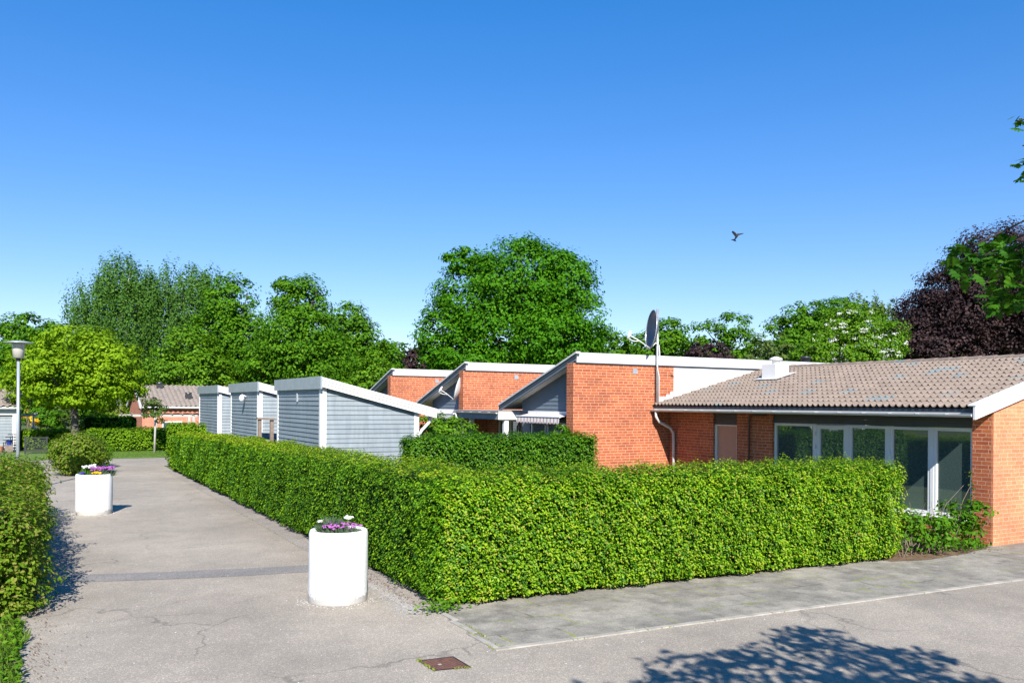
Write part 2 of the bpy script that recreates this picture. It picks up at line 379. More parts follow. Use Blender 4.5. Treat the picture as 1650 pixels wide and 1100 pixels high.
def unit(a): return a / np.maximum(1e-9, np.linalg.norm(a, axis=-1, keepdims=True))
def leaf_mesh(name, P, Nn, size, m, parent=None, aspect=.62, fold=.18, droop=None):
    """one folded kite leaf per point: four vertices, two triangles sharing the midrib"""
    n = len(P); size = np.broadcast_to(np.asarray(size, float), (n,))
    Nn = unit(Nn); t = unit(np.cross(Nn, RNG.normal(size=(n, 3))))
    if droop is not None: t = unit(t + droop); t = unit(t - Nn * (t * Nn).sum(1, keepdims=True))
    b = np.cross(Nn, t); s = size[:, None]
    v0 = P - t * s * .5; v2 = P + t * s * .5
    mid = P + t * s * (-.05) - Nn * s * 0
    l = mid + b * s * .5 * aspect + Nn * s * fold; r = mid - b * s * .5 * aspect + Nn * s * fold
    V = np.stack([v0, r, v2, l], 1).reshape(-1, 3)
    i = np.arange(n)[:, None] * 4
    F = np.concatenate([i + np.array([[0, 1, 2]]), i + np.array([[0, 2, 3]])], 1).reshape(-1, 3)
    return npmesh(name, V, F, m, parent)
_ph = RNG.uniform(0, 6.28, (24,)); _kd = unit(RNG.normal(size=(24, 3)))
def wob(P, wl, i0=0):
    """smooth bumpy field in [-1,1]: a few crossed sines of wavelength about wl"""
    s = 0
    for i in range(6):
        k = _kd[(i + i0) % 24] * (2 * math.pi / (wl * (.7 + .13 * i))); s = s + np.sin(P @ k + _ph[(i + i0) % 24])
    return s / 3.2

# ------------------------------------------------------------------ ground, roads
def sheet(name, poly, z, m, sub=None):
    mb = MB(); mb.add([(x, y, z) for x, y in poly], [tuple(range(len(poly)))])
    o = mb.build(name, m); o['kind'] = 'structure'; return o
sheet('ground', [(-400, -120), (400, -120), (400, 600), (-400, 600)], -.012, 'ground')
# path with its ragged left edge, the forecourt in front of the paving, and the cross road at the far end
left = []
for y in np.arange(-6, 43, .35):
    left.append((-.17 + .012 * y * (y > 12) * .9 + .05 * math.sin(y * 2.1) + .03 * math.sin(y * 5.3), y))
poly = left + [(-40, 37.4 + .0), (-40, 42.7), (70, 41), (70, 36.2), (4.5, 37.2)]
poly = [p for p in left if p[1] < 37.4] + [(-40, 37.6), (-40, 43.2), (60, 41.4), (60, 36.2), (4.5, 37.2), (4.38, 9.6), (4.24, 7.95), (60, 5.4), (60, -20), (-.2, -20)]
sheet('asphalt', poly[::-1], 0, 'asphalt')
sheet('asphalt_strip', [(.42, 13.75), (1.5, 13.42), (2.7, 13.12), (4.0, 12.93), (4.0, 13.5), (3.2, 13.62), (1.6, 13.98), (.42, 14.35)], .004, 'asphalt_patch')
sheet('path_edging', [(4.10, 9.75), (4.62, 9.75), (4.75, 34.4), (4.24, 34.4)], .004, 'edge')
def slab_y(x): return 7.94 - .049 * (x - 4.24)
sheet('paving', [(4.30, slab_y(4.3) + .08), (26, slab_y(26) + .08), (26, 9.62), (15.7, 9.62), (15.66, 10.2), (12.6, 10.2), (4.45, 10.4)], .006, 'paving')
mb = MB()
x = 4.24
while x < 24:
    w = random.uniform(.9, 1.05); y0 = slab_y(x); y1 = slab_y(x + w - .012); j = random.uniform(-.004, .004)
    mb.add([(x, y0 + j, 0), (x + w - .012, y1 + j, 0), (x + w - .012, y1 + .075 + j, 0), (x, y0 + .075 + j, 0)] + [(x, y0 + j, .014), (x + w - .012, y1 + j, .014), (x + w - .012, y1 + .075 + j, .014), (x, y0 + .075 + j, .014)],
           [(4, 5, 6, 7), (0, 1, 5, 4), (1, 2, 6, 5), (2, 3, 7, 6), (3, 0, 4, 7)]); x += w
y = 8.03
while y < 9.6:
    w = .62; xx = 4.24 + .095 * (y - 7.94)
    mb.box(xx, xx + .07, y, y + w - .012, 0, .0145); y += w
o = mb.build('kerb', 'kerb'); o['kind'] = 'structure'
sheet('lawn', [(-30, 43.22), (60, 41.42), (60, 47.2), (-30, 50.2)], -.004, 'lawn')
sheet('soil_bed', [(12.55, 9.42), (13.2, 9.25), (14.4, 9.32), (15.55, 9.56), (15.66, 10.4), (12.5, 10.6)], .011, 'bed')
sheet('verge', [(-4, -6), (-.2, -6), (-.14, 8), (-.18, 11.5), (.05, 15), (.2, 22.6), (-4, 24)], .003, 'bed')

# ------------------------------------------------------------------ vegetation builders
def hedge_foliage(boxes, name, m, parent, dens, size, r=.2, bumps=.05, jitter=.75, skew=0., hfun=None, wl=.8, depth=.1, droop=.35, far=1.0, full=False, lift=1.0):
    P_, N_, S_ = [], [], []
    for (x0, x1, y0, y1, h, faces) in boxes:
        c0 = np.array([x0 + r, y0 + r, -1.]); c1 = np.array([x1 - r, y1 - r, h - r])
        for f in faces:
            dx, dy = x1 - x0, y1 - y0
            A = {'-x': dy * h, '+x': dy * h, '-y': dx * h, '+y': dx * h, 't': dx * dy}[f]
            sc = 1.0 if f in ('-x', '-y') or full else (.8 if f == 't' else .4)
            cx, cy = (x0 + x1) / 2, (y0 + y1) / 2
            n = int(A * dens * sc * far)
            u, v = RNG.random(n), RNG.random(n)
            if f == '-x': P = np.stack([np.full(n, x0), y0 + u * dy, v * h], 1)
            elif f == '+x': P = np.stack([np.full(n, x1), y0 + u * dy, v * h], 1)
            elif f == '-y': P = np.stack([x0 + u * dx, np.full(n, y0), v * h], 1)
            elif f == '+y': P = np.stack([x0 + u * dx, np.full(n, y1), v * h], 1)
            else: P = np.stack([x0 + u * dx, y0 + v * dy, np.full(n, h)], 1)
            C = np.clip(P, c0, c1); D = unit(P - C); Q = C + D * r
            d = bumps * wob(Q, wl) + bumps * .6 * wob(Q, wl * .33, 5) + bumps * .5 * wob(Q, wl * .13, 9) - RNG.random(n) ** 1.3 * depth * 1.7 + (RNG.random(n) < .015) * RNG.random(n) * .06
            low = np.clip(.24 - Q[:, 2], 0, 1) * .55
            Q = Q + D * (d - low)[:, None]; Q[:, 2] = np.maximum(Q[:, 2], .05 + .05 * RNG.random(n))
            P_.append(Q); N_.append(unit(D + np.array([0, 0, lift]) + RNG.normal(size=(n, 3)) * jitter * .5)); 
            dist = np.hypot(Q[:, 0], Q[:, 1]); S_.append(np.maximum(size, dist * .0026) * RNG.uniform(.7, 1.25, n))
    P = np.concatenate(P_); Nn = np.concatenate(N_); s = np.concatenate(S_)
    if skew: P[:, 1] -= skew * (P[:, 0] - 4.4)
    if hfun is not None: P[:, 2] *= hfun(P)
    return leaf_mesh(name, P, Nn, s, m, parent, droop=np.array([0, 0, -droop]))
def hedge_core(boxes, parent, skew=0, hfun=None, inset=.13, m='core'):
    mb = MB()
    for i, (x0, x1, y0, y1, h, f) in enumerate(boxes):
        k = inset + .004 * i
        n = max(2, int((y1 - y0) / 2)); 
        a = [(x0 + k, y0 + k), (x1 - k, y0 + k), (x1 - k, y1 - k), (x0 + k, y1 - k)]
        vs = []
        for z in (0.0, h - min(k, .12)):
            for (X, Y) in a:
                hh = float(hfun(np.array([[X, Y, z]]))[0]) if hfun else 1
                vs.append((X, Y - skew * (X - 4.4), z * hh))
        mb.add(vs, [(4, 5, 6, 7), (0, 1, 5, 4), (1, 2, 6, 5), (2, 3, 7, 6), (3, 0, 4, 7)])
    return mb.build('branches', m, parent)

def crown(blobs, leaf, m, parent, cover=3.6, flat=.6, clump=.25, name='crown', keep=None, inner=.16, upb=.55, hang=0., aspect=.7, ragged=.06):
    """foliage of a tree: blobs are (centre, radii); each is filled with leaf clumps that carry many leaf faces"""
    Ps, Ns = [], []
    for c, r in blobs:
        c = np.asarray(c, float); r = np.asarray(r, float)
        n = int(1.75 * cover * math.pi * r[0] * r[2] / (leaf * leaf * .42) * .9)
        nk = max(8, int(n / 42))
        d = unit(RNG.normal(size=(nk, 3)))
        rad = np.where(RNG.random(nk) < inner, RNG.uniform(.2, .7, nk), RNG.uniform(.76, 1.0 + ragged, nk))
        K = c + d * rad[:, None] * r
        rc = 1.15 * clump * r.min() * RNG.uniform(.65, 1.3, nk) + leaf * .8
        which = RNG.integers(0, nk, n)
        e = unit(RNG.normal(size=(n, 3)) + np.array([0, 0, .25]))
        rr = RNG.uniform(.45, 1.05, n)
        off = e * rr[:, None] * rc[which][:, None]
        off[:, 2] *= flat + hang
        if hang: off[:, :2] *= .6; off[:, 2] *= 1.25
        P = K[which] + off
        if hang: P[:, 2] -= RNG.random(n) ** 2 * hang * rc[which]
        Nn = e * .8 + d[which] * .75 + np.array([0, 0, upb]) + RNG.normal(size=(n, 3)) * .36
        Ps.append(P); Ns.append(Nn)
    P = np.concatenate(Ps); Nn = np.concatenate(Ns)
    if keep is not None: k = keep(P); P, Nn = P[k], Nn[k]
    k = P[:, 2] > .05; P, Nn = P[k], Nn[k]
    return leaf_mesh(name, P, Nn, leaf * RNG.uniform(.7, 1.3, len(P)), m, parent, aspect=aspect, fold=.12)
def trunk(parent, base, top, r, blobs, m='bark', limbs=6, lm=1.0):
    mb = MB(); b = Vector(base); t = Vector(top)
    mid = b.lerp(t, .5) + Vector((random.uniform(-.03, .03), random.uniform(-.03, .03), 0)) * (t - b).length
    mb.tube([b + Vector((0, 0, -.05)), b.lerp(mid, .12), mid, t], [r * 1.45, r * 1.05, r * .8, r * .3], 10)
    for i in range(limbs):
        c, rr = blobs[i % len(blobs)]
        s = b.lerp(t, random.uniform(.3, .75)); e = Vector(c) + Vector((random.uniform(-.6, .6) * rr[0], random.uniform(-.6, .6) * rr[1], random.uniform(-.2, .7) * rr[2]))
        q = s.lerp(e, .5) + Vector((0, 0, .12 * (e - s).length))
        mb.tube([s, q, e], [r * .42 * lm, r * .26 * lm, r * .07], 6)
    return mb.build('trunk', m, parent, True)
def tree(name, label, t, pxblobs, kind, base_px, group=None, leaf=None, tr=.2, cover=4.8, bark='bark', depth=1.0, cat='tree', **kw):
    """pxblobs: (cx, cy, rx, ry) read off the photo at distance t, turned into metres"""
    leaf = leaf or max(.09, t * .0036)
    blobs = []
    for i, b in enumerate(pxblobs):
        tt = t + (random.uniform(-1, 1) * b[2] * t / FPX * .45 if i else 0)
        rx, rz = b[2] * t / FPX, b[3] * t / FPX
        blobs.append((at(b[0], b[1], tt), (rx, (rx + rz) / 2 * depth, rz)))
    bx = at(base_px, 650, t); loc = (bx[0], bx[1], 0)
    root = thing(name, label, cat, loc, group)
    top = max(blobs, key=lambda q: q[0][2])[0]
    tp = (loc[0] * .6 + top[0] * .4, loc[1] * .6 + top[1] * .4, top[2])
    trunk(root, loc, tp, tr, blobs, bark)
    crown(blobs, leaf, kind, root, cover, **kw)
    return root

# ------------------------------------------------------------------ tile-roofed house on the right
EX, GX, GY, FY = 15.05, 15.67, 9.60, 19.0      # eave line, facade plane, gable plane, wall of the flat-topped house
SL = .262; RX = 19.35
def roofz(x): return 2.60 + SL * (x - EX)
def tile_roof(name, x0, x1, y0, y1, z0, slope, m, parent, wave=.15, course=.345, samp=8, amp=.027, axis='x'):
    """stepped courses of double-roll tiles rising along +axis; each course lifts off the one below at its wave crests"""
    run = x1 - x0; nc = max(1, round(abs(run) * math.hypot(1, slope) / course)); V = []; F = []
    ny = int((y1 - y0) / wave * samp) + 1; sg = np.sign(run)
    yy = np.linspace(y0, y1, ny); c_ = np.cos((yy - y0) / wave * 2 * math.pi); wv = amp * np.where(c_ > 0, c_, c_ * .45)
    b = 0
    for c in range(nc):
        u0 = x0 + run * c / nc; u1 = x0 + run * (c + 1) / nc + .05 * sg
        cr = np.clip(c_, 0, 1); jit = RNG.normal(size=ny // (2 * samp) + 2).repeat(2 * samp)[:ny] * .0025
        rows = ((u0 + .012 * sg, .004 + .016 * cr), (u0, .008 + .016 * cr), (u0, .02 + .016 * cr), (u0 + .02 * sg, .026 + .014 * cr), (u1, .0 * cr))
        for (u, lift) in rows:
            z = z0 + slope * abs(u - x0) + lift + wv + jit
            if axis == 'x': V.append(np.stack([np.full(ny, u), yy, z], 1))
            else: V.append(np.stack([yy, np.full(ny, u), z], 1))
        for k in range(4):
            i = np.arange(ny - 1) + b + k * ny
            F.append(np.stack([i, i + 1, i + 1 + ny, i + ny], 1))
        b += 5 * ny
    return npmesh(name, np.concatenate(V), np.concatenate(F), m, parent, False)

th = thing('tile_roofed_house', 'low orange brick house with beige tile roof and a row of white framed windows', 'house', (GX, GY, 0))
# gable wall
gx2 = 23.05
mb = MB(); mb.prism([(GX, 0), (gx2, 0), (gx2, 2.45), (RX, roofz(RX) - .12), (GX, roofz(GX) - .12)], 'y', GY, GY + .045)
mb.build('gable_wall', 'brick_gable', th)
pr = MB().box(GX, GX + .3, GY + .047, 10.02, 0, 2.55).build('corner_pier', 'brick', th)
# long facade: window recess 10.02..15.12, brick, narrow window, brick
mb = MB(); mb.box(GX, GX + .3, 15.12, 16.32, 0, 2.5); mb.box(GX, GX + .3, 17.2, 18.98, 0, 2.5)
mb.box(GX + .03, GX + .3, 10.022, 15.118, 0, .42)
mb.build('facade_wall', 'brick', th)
mb = MB()
for i in range(3):
    z = 2.20 + i * .115
    mb.prism([(GX + .05, z), (GX + .035 - .0, z + .002), (GX + .055, z + .113), (GX + .12, z + .113), (GX + .12, z)], 'y', 10.024, 15.116)
    mb.prism([(GX + .05, z - .1), (GX + .035, z - .098), (GX + .055, z + .013), (GX + .12, z + .013), (GX + .12, z - .1)], 'y', 16.322, 17.198)
mb.build('cladding_band', 'band', th)
MB().box(GX + .32, 22.7, GY + .32, FY - .05, .01, .03).build('floor', 'soil', th)
def window(parent, x, y0, y1, z0, z1, glassm='glass', fw=.055, name='window', back=None):
    """window in a wall that faces -X: frame bars, pane, sill"""
    mb = MB(); d0, d1 = x - .02, x + .06
    mb.box(d0, d1, y0, y0 + fw, z0, z1); mb.box(d0, d1, y1 - fw, y1, z0, z1)
    mb.box(d0 + .002, d1 - .002, y0 + fw, y1 - fw, z1 - fw, z1 - .001); mb.box(d0 + .002, d1 - .002, y0 + fw, y1 - fw, z0 + .001, z0 + fw)
    w = mb.build(name, 'white', parent, bevel=.005)
    MB().box(x + .022, x + .034, y0 + fw - .01, y1 - fw + .01, z0 + fw - .01, z1 - fw + .01).build('pane', glassm, w)
    return w
WX = GX + .075
edges = [(10.03, 10.86), (10.93, 11.86), (11.93, 12.90), (13.86, 15.10)]
for (a, b) in edges: window(th, WX, a, b, .45, 2.19, fw=.06)
dr = window(th, WX, 12.97, 13.80, .12, 2.17, fw=.085, name='glass_door')
for z in (.6, 1.62, 1.92): MB().tube([(WX - .035, 13.82, z), (WX - .035, 13.82, z + .1)], .014, 8).build('hinge', 'steel', dr)
for a, b in ((10.86, 10.93), (11.86, 11.93), (12.90, 12.97), (13.80, 13.86)): MB().box(WX - .028, WX + .05, a, b, .3, 2.188).build('mullion', 'white', th)
MB().prism([(GX - .05, .40), (GX - .05, .425), (GX + .16, .455), (GX + .16, .40)], 'y', 10.022, 12.9).build('window_sill', 'white', th)
w = window(th, WX, 16.33, 17.19, .5, 2.13, 'peach_pane', fw=.06)
# roof
rf = tile_roof('roof', EX, RX, GY - .02, FY - .02, roofz(EX), SL, 'tile', th)
tile_roof('rear_slope', RX + (RX - EX), RX, GY - .02, FY - .02, roofz(EX), SL, 'tile', th, samp=6)
MB().prism([(EX + .03, roofz(EX) - .10), (RX, roofz(RX) - .10), (2 * RX - EX, roofz(EX) - .10), (2 * RX - EX, roofz(EX) - .16), (RX, roofz(RX) - .16), (EX + .03, roofz(EX) - .16)], 'y', GY + .01, FY - .03).build('roof_boarding', 'soffit', th)
mb = MB(); y = GY - .06; k = 0
while y < FY - .35:
    pts = [(y, 0), (y + .43, 0)]
    n = 8; vs = []; r0, r1 = .125, .10
    for (yy, r) in ((y, r0), (y + .42, r1)):
        for j in range(n + 1):
            a = math.pi * j / n; vs.append((RX + r * math.cos(a), yy, roofz(RX) - .01 + r * .8 * math.sin(a)))
    fs = [(j, j + 1, n + 2 + j, n + 1 + j) for j in range(n)] + [tuple(range(n + 1))[::-1]]
    mb.add(vs, fs); y += .375
mb.build('ridge_tiles', 'tile', th)
# barge boards, fascia, gutter
bz0, bz1 = roofz(EX - .02), roofz(RX)
mb = MB(); mb.prism([(EX - .06, bz0 - .22), (EX - .06, bz0 + .03), (RX, bz1 + .055), (2 * RX - EX + .06, bz0 + .03), (2 * RX - EX + .06, bz0 - .22), (RX, bz1 - .2)], 'y', GY - .075, GY - .03)
mb.prism([(EX - .07, bz0 + .032), (EX - .07, bz0 + .05), (RX, bz1 + .075), (2 * RX - EX + .07, bz0 + .05), (2 * RX - EX + .07, bz0 + .032), (RX, bz1 + .057)], 'y', GY - .09, GY + .07)
mb.build('barge_board', 'white', th)
MB().box(EX + .035, EX + .06, GY - .02, FY - .03, 2.44, 2.575).build('eave_board', 'navy', th)
def gutter(parent, x, y0, y1, z, r=.058, m='white_metal'):
    mb = MB(); n = 8; vs = []
    for yy in (y0, y1):
        for rr in (r, r - .006):
            for j in range(n + 1):
                a = math.pi + math.pi * j / n; vs.append((x + rr * math.cos(a), yy, z + rr * math.sin(a)))
    k = n + 1; fs = []
    for j in range(n): fs += [(j, j + 1, 2 * k + j + 1, 2 * k + j), (k + j, 3 * k + j, 3 * k + j + 1, k + j + 1), (j, k + j, k + j + 1, j + 1), (2 * k + j, 2 * k + j + 1, 3 * k + j + 1, 3 * k + j)]
    fs += [(0, 2 * k, 3 * k, k), (n, k + n, 3 * k + n, 2 * k + n)]
    mb.add(vs, fs)
    for yy in (y0, y1): mb.add([(x + r * math.cos(math.pi + math.pi * j / n), yy, z + r * math.sin(math.pi + math.pi * j / n)) for j in range(n + 1)], [tuple(range(n + 1))])
    yy = y0 + .5
    while yy < y1: mb.box(x - r - .004, x + r + .002, yy, yy + .02, z - .004, z + .006); yy += .62
    return mb.build('gutter', m, parent)
gutter(th, EX - .035, GY + .0, FY - .06, 2.475)
def downpipe(parent, pts, r=.038, m='white_metal', name='downpipe'): return MB().tube(pts, r, 10).build(name, m, parent, True)
downpipe(th, [(EX - .03, 18.78, 2.43), (EX - .03, 18.78, 2.28), (EX + .07, 18.77, 2.14), (GX - .17, 18.74, 1.96), (GX - .075, 18.73, 1.82), (GX - .06, 18.73, 1.6), (GX - .06, 18.73, .05)])
downpipe(th, [(GX - .05, 15.3, 2.37), (GX - .05, 15.72, 2.37), (GX - .05, 15.82, 2.34), (GX - .05, 15.84, 2.24), (GX - .05, 15.84, .05)], .026, 'brownpipe', 'brown_pipe')
# white flue box and black vent
ch = MB().box(17.72, 18.22, 16.98, 17.5, 3.2, 3.76).build('flue_box', 'white', th, bevel=.01)
MB().lathe([(.0, 0), (.11, 0), (.11, .11), (.19, .12), (.17, .16), (.05, .21)], (17.97, 17.22, 3.76), 20).build('flue_cap', 'white', ch, True)
MB().prism([(17.58, roofz(17.58) + .075), (18.36, roofz(18.36) + .075), (18.36, roofz(18.36) + .065), (17.58, roofz(17.58) + .065)], 'y', 16.84, 17.66).build('flashing', 'white_metal', th)

# ------------------------------------------------------------------ terraced houses with high brick walls
def lapped(mb, x0, x1, y0, y1, z0, z1, face, top=None, board=.115, lap=.02):
    """horizontal boards on a wall; face '-y' or '-x'; top(u) gives the sloping upper edge"""
    z = z0; a0, a1 = (x0, x1) if face == '-y' else (y0, y1); p = y0 if face == '-y' else x0
    while z < z1 - .005:
        h = min(board, z1 - z); u0, u1 = a0, a1
        zt0 = zt1 = z + h
        if top is not None:
            # clip the board to the part of the wall below the slope
            t0, t1 = top(a0), top(a1)
            if max(t0, t1) <= z: break
            zt0, zt1 = min(z + h, t0), min(z + h, t1)
            if t0 < z + .004 or t1 < z + .004:
                lo = a0 + (z + .006 - t0) / (t1 - t0) * (a1 - a0)
                if t0 < t1: u0 = max(a0, lo); zt0 = z + .006
                else: u1 = min(a1, lo); zt1 = z + .006
            brk = None
            if min(t0, t1) < z + h < max(t0, t1) :
                brk = a0 + (z + h - t0) / (t1 - t0) * (a1 - a0)
        else: brk = None
        def Pt(u, off, zz): return (u, p - off, zz) if face == '-y' else (p - off, u, zz)
        ring = [(u0, z), (u1, z), (u1, zt1)]
        if brk is not None and u0 < brk < u1: ring.append((brk, z + h))
        ring.append((u0, zt0))
        n = len(ring)
        vs = [Pt(u, lap * (1 - (zz - z) / board) + .003, zz) for u, zz in ring] + [Pt(u0, 0, z), Pt(u1, 0, z)]
        mb.add(vs, [tuple(range(n)) if face == '-y' else tuple(range(n))[::-1], (0, n, n + 1, 1) if face == '-y' else (1, n + 1, n, 0)])
        z += board
def terraced(i):
    dy = 6.7 * i; y = FY + dy
    lab = ['near terraced house with a tall orange brick end wall, white top fascia and checked awning',
           'middle terraced house with a tall brick end wall and a white dish by the corner',
           'farthest terraced house, its tall brick end wall mostly behind the middle one'][i]
    h = thing('terraced_house', lab, 'house', (12.42, y, 0), 'terraced brick houses with sloping roofs')
    x1 = 24.0
    if i == 0:
        mb = MB(); mb.box(12.42, 15.82, y, y + .33, 0, 3.70)
        mb.build('brick_wall', 'brick', h)
        # white sheet panels with the stepped joint against the brickwork
        mb = MB(); mb.box(15.82, x1, y + .012, y + .33, 0, 3.70)
        for k, (a, b, c) in enumerate(((15.56, 2.62, 2.905), (15.70, 2.905, 2.98), (15.30, 2.62, 2.83))):
            mb.box(a, 15.83, y - .006 - .002 * k, y + .01, b, c)
        mb.build('white_wall_panel', 'white_plaster', h)
    else:
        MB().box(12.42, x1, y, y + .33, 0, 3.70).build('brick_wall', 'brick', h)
    MB().box(12.50, x1 + .1, y - .045, y + .05, 3.715, 3.985).build('fascia', 'white_metal', h, bevel=.01)
    MB().box(12.48, x1 + .08, y - .03, y + .04, 3.69, 3.714).build('fascia_drip', 'navy', h)
    # roof falling away from the wall
    s = -.325
    def rz(yy): return 3.975 + s * (yy - (y - .15))
    ya, yb = y + .052, y + 4.16
    MB().prism([(ya, rz(ya) - .14), (yb, rz(yb) - .14), (yb, rz(yb)), (ya, rz(ya))], 'x', 12.46, x1).build('roof', 'soffit', h)
    r = MB(); r.prism([(y - .1, rz(y - .1) - .14), (yb + .03, rz(yb + .03) - .14), (yb + .03, rz(yb + .03) - .025), (y - .1, rz(y - .1) - .025)], 'x', 12.425, 12.457); r.build('rake_board', 'navy', h)
    r = MB(); r.prism([(y - .14, rz(y - .14) - .022), (yb + .04, rz(yb + .04) - .022), (yb + .04, rz(yb + .04) + .03), (y - .14, rz(y - .14) + .03)], 'x', 12.40, 12.54); r.build('rake_flashing', 'white_metal', h)
    r = MB(); r.prism([(y - .08, rz(y - .08) - .19), (yb, rz(yb) - .19), (yb, rz(yb) - .142), (y - .08, rz(y - .08) - .142)], 'x', 12.428, 12.47); r.build('rake_trim', 'siding_dark', h)
    # recessed boarded wall under the overhang, with the window strip
    mb = MB(); lapped(mb, 12.80, 0, y + .33, y + 3.35, 2.12, 4, '-x', lambda u: rz(u) - .145)
    mb.prism([(y + .33, 2.12), (y + 3.35, 2.12), (y + 3.35, rz(y + 3.35) - .15), (y + .33, rz(y + .33) - .15)], 'x', 12.803, 12.9)
    mb.build('boarded_wall', 'siding_dark', h)
    MB().box(12.8, 12.9, y + .332, y + 3.35, 0, .4).build('base_wall', 'brick', h)
    for k, (a, b) in enumerate(((.36, 1.35), (1.42, 1.95), (2.02, 2.85))):
        window(h, 12.82, y + a, y + b, .42, 2.1, 'glass' if k != 1 else 'glass_curtain', .06)
    MB().box(12.79, 12.91, y + 2.9, y + 3.36, .4, 2.118).build('end_post', 'siding_dark', h)
    MB().box(12.95, x1, y + 3.3, y + 3.36, 0, 2.5).build('rear_wall', 'brick', h)
    MB().box(x1 - .3, x1, y + .34, y + 3.29, 0, 2.5).build('side_wall', 'brick', h)
    vx = 14.45
    v = MB().box(vx - .075, vx + .075, y - .012, y + .01, 3.455, 3.60).build('air_vent', 'greymetal', h)
    # awning on the window wall
    if i < 2:
        am = ['awning', 'awning_plain'][i]
        ax0, ax1, za, zb = 12.78, 12.30, 2.34, 2.24
        mb = MB(); Y0, Y1 = y + .5, y + 2.85; n = 13; w = (Y1 - Y0) / n
        mb.add([(ax0, Y0, za), (ax0, Y1, za), (ax1, Y1, zb), (ax1, Y0, zb)], [(0, 1, 2, 3)])
        for k in range(n):
            q = [(ax1, Y0 + k * w, zb)] + [(ax1 - .005, Y0 + k * w + w * j / 6, zb - .13 - .055 * math.sin(math.pi * j / 6)) for j in range(7)] + [(ax1, Y0 + (k + 1) * w, zb)]
            mb.add(q, [tuple(range(len(q)))])
        a = mb.build('awning', am, h)
        MB().tube([(ax1, Y0 - .03, zb + .012), (ax1, Y1 + .03, zb + .012)], .02, 8).build('front_rail', 'white', a)
        MB().box(12.72, 12.798, Y0 - .05, Y1 + .05, za - .03, za + .06).build('awning_case', 'white', a)
    return h
for i in range(3): terraced(i)
bv = MB().lathe([(.15, 0), (.15, .2), (.17, .2), (.17, .27), (.03, .29)], (21.95, 19.75, 3.95), 20)
tag(bv.build('roof_vent', 'blackmetal', None, True), 'short black round vent on the flat roof behind the tile ridge', 'vent')

# low entrance porch linking the near and middle houses
pc = thing('entrance_porch', 'low flat roofed entrance porch with white posts between the near and middle terraced houses', 'porch', (12.3, 22.7, 0))
MB().box(12.1, 14.3, 22.62, 25.66, 2.36, 2.40).build('roof', 'flatroof', pc)
MB().box(12.12, 12.15, 22.66, 25.66, 2.13, 2.355).build('side_fascia', 'siding', pc)
mb = MB(); mb.box(12.12, 13.0, 22.62, 22.655, 2.245, 2.36); mb.box(12.12, 13.0, 22.628, 22.655, 2.13, 2.242); mb.build('front_fascia', 'white', pc)
MB().box(12.2, 14.2, 22.66, 25.6, 2.14, 2.17).build('ceiling', 'soffit', pc)
for a in (22.68, 25.0): MB().box(12.36, 12.50, a, a + .14, 0, 2.14).build('post', 'white', pc, bevel=.008)
for a, b in ((22.66, 23.3), (24.9, 25.68)): MB().box(13.3, 13.6, a, b, 0, 2.14).build('brick_wall', 'brick', pc)
window(pc, 13.35, 23.32, 24.1, .3, 2.1, 'glass_curtain', .06); window(pc, 13.35, 24.1, 24.88, .3, 2.1, 'glass_curtain', .06)
gutter(pc, 12.07, 22.66, 25.66, 2.34, .045)
downpipe(pc, [(12.07, 25.5, 2.3), (12.07, 25.5, 2.16), (12.25, 25.5, 1.98), (12.34, 25.5, 1.82), (12.34, 25.5, .05)], .04)

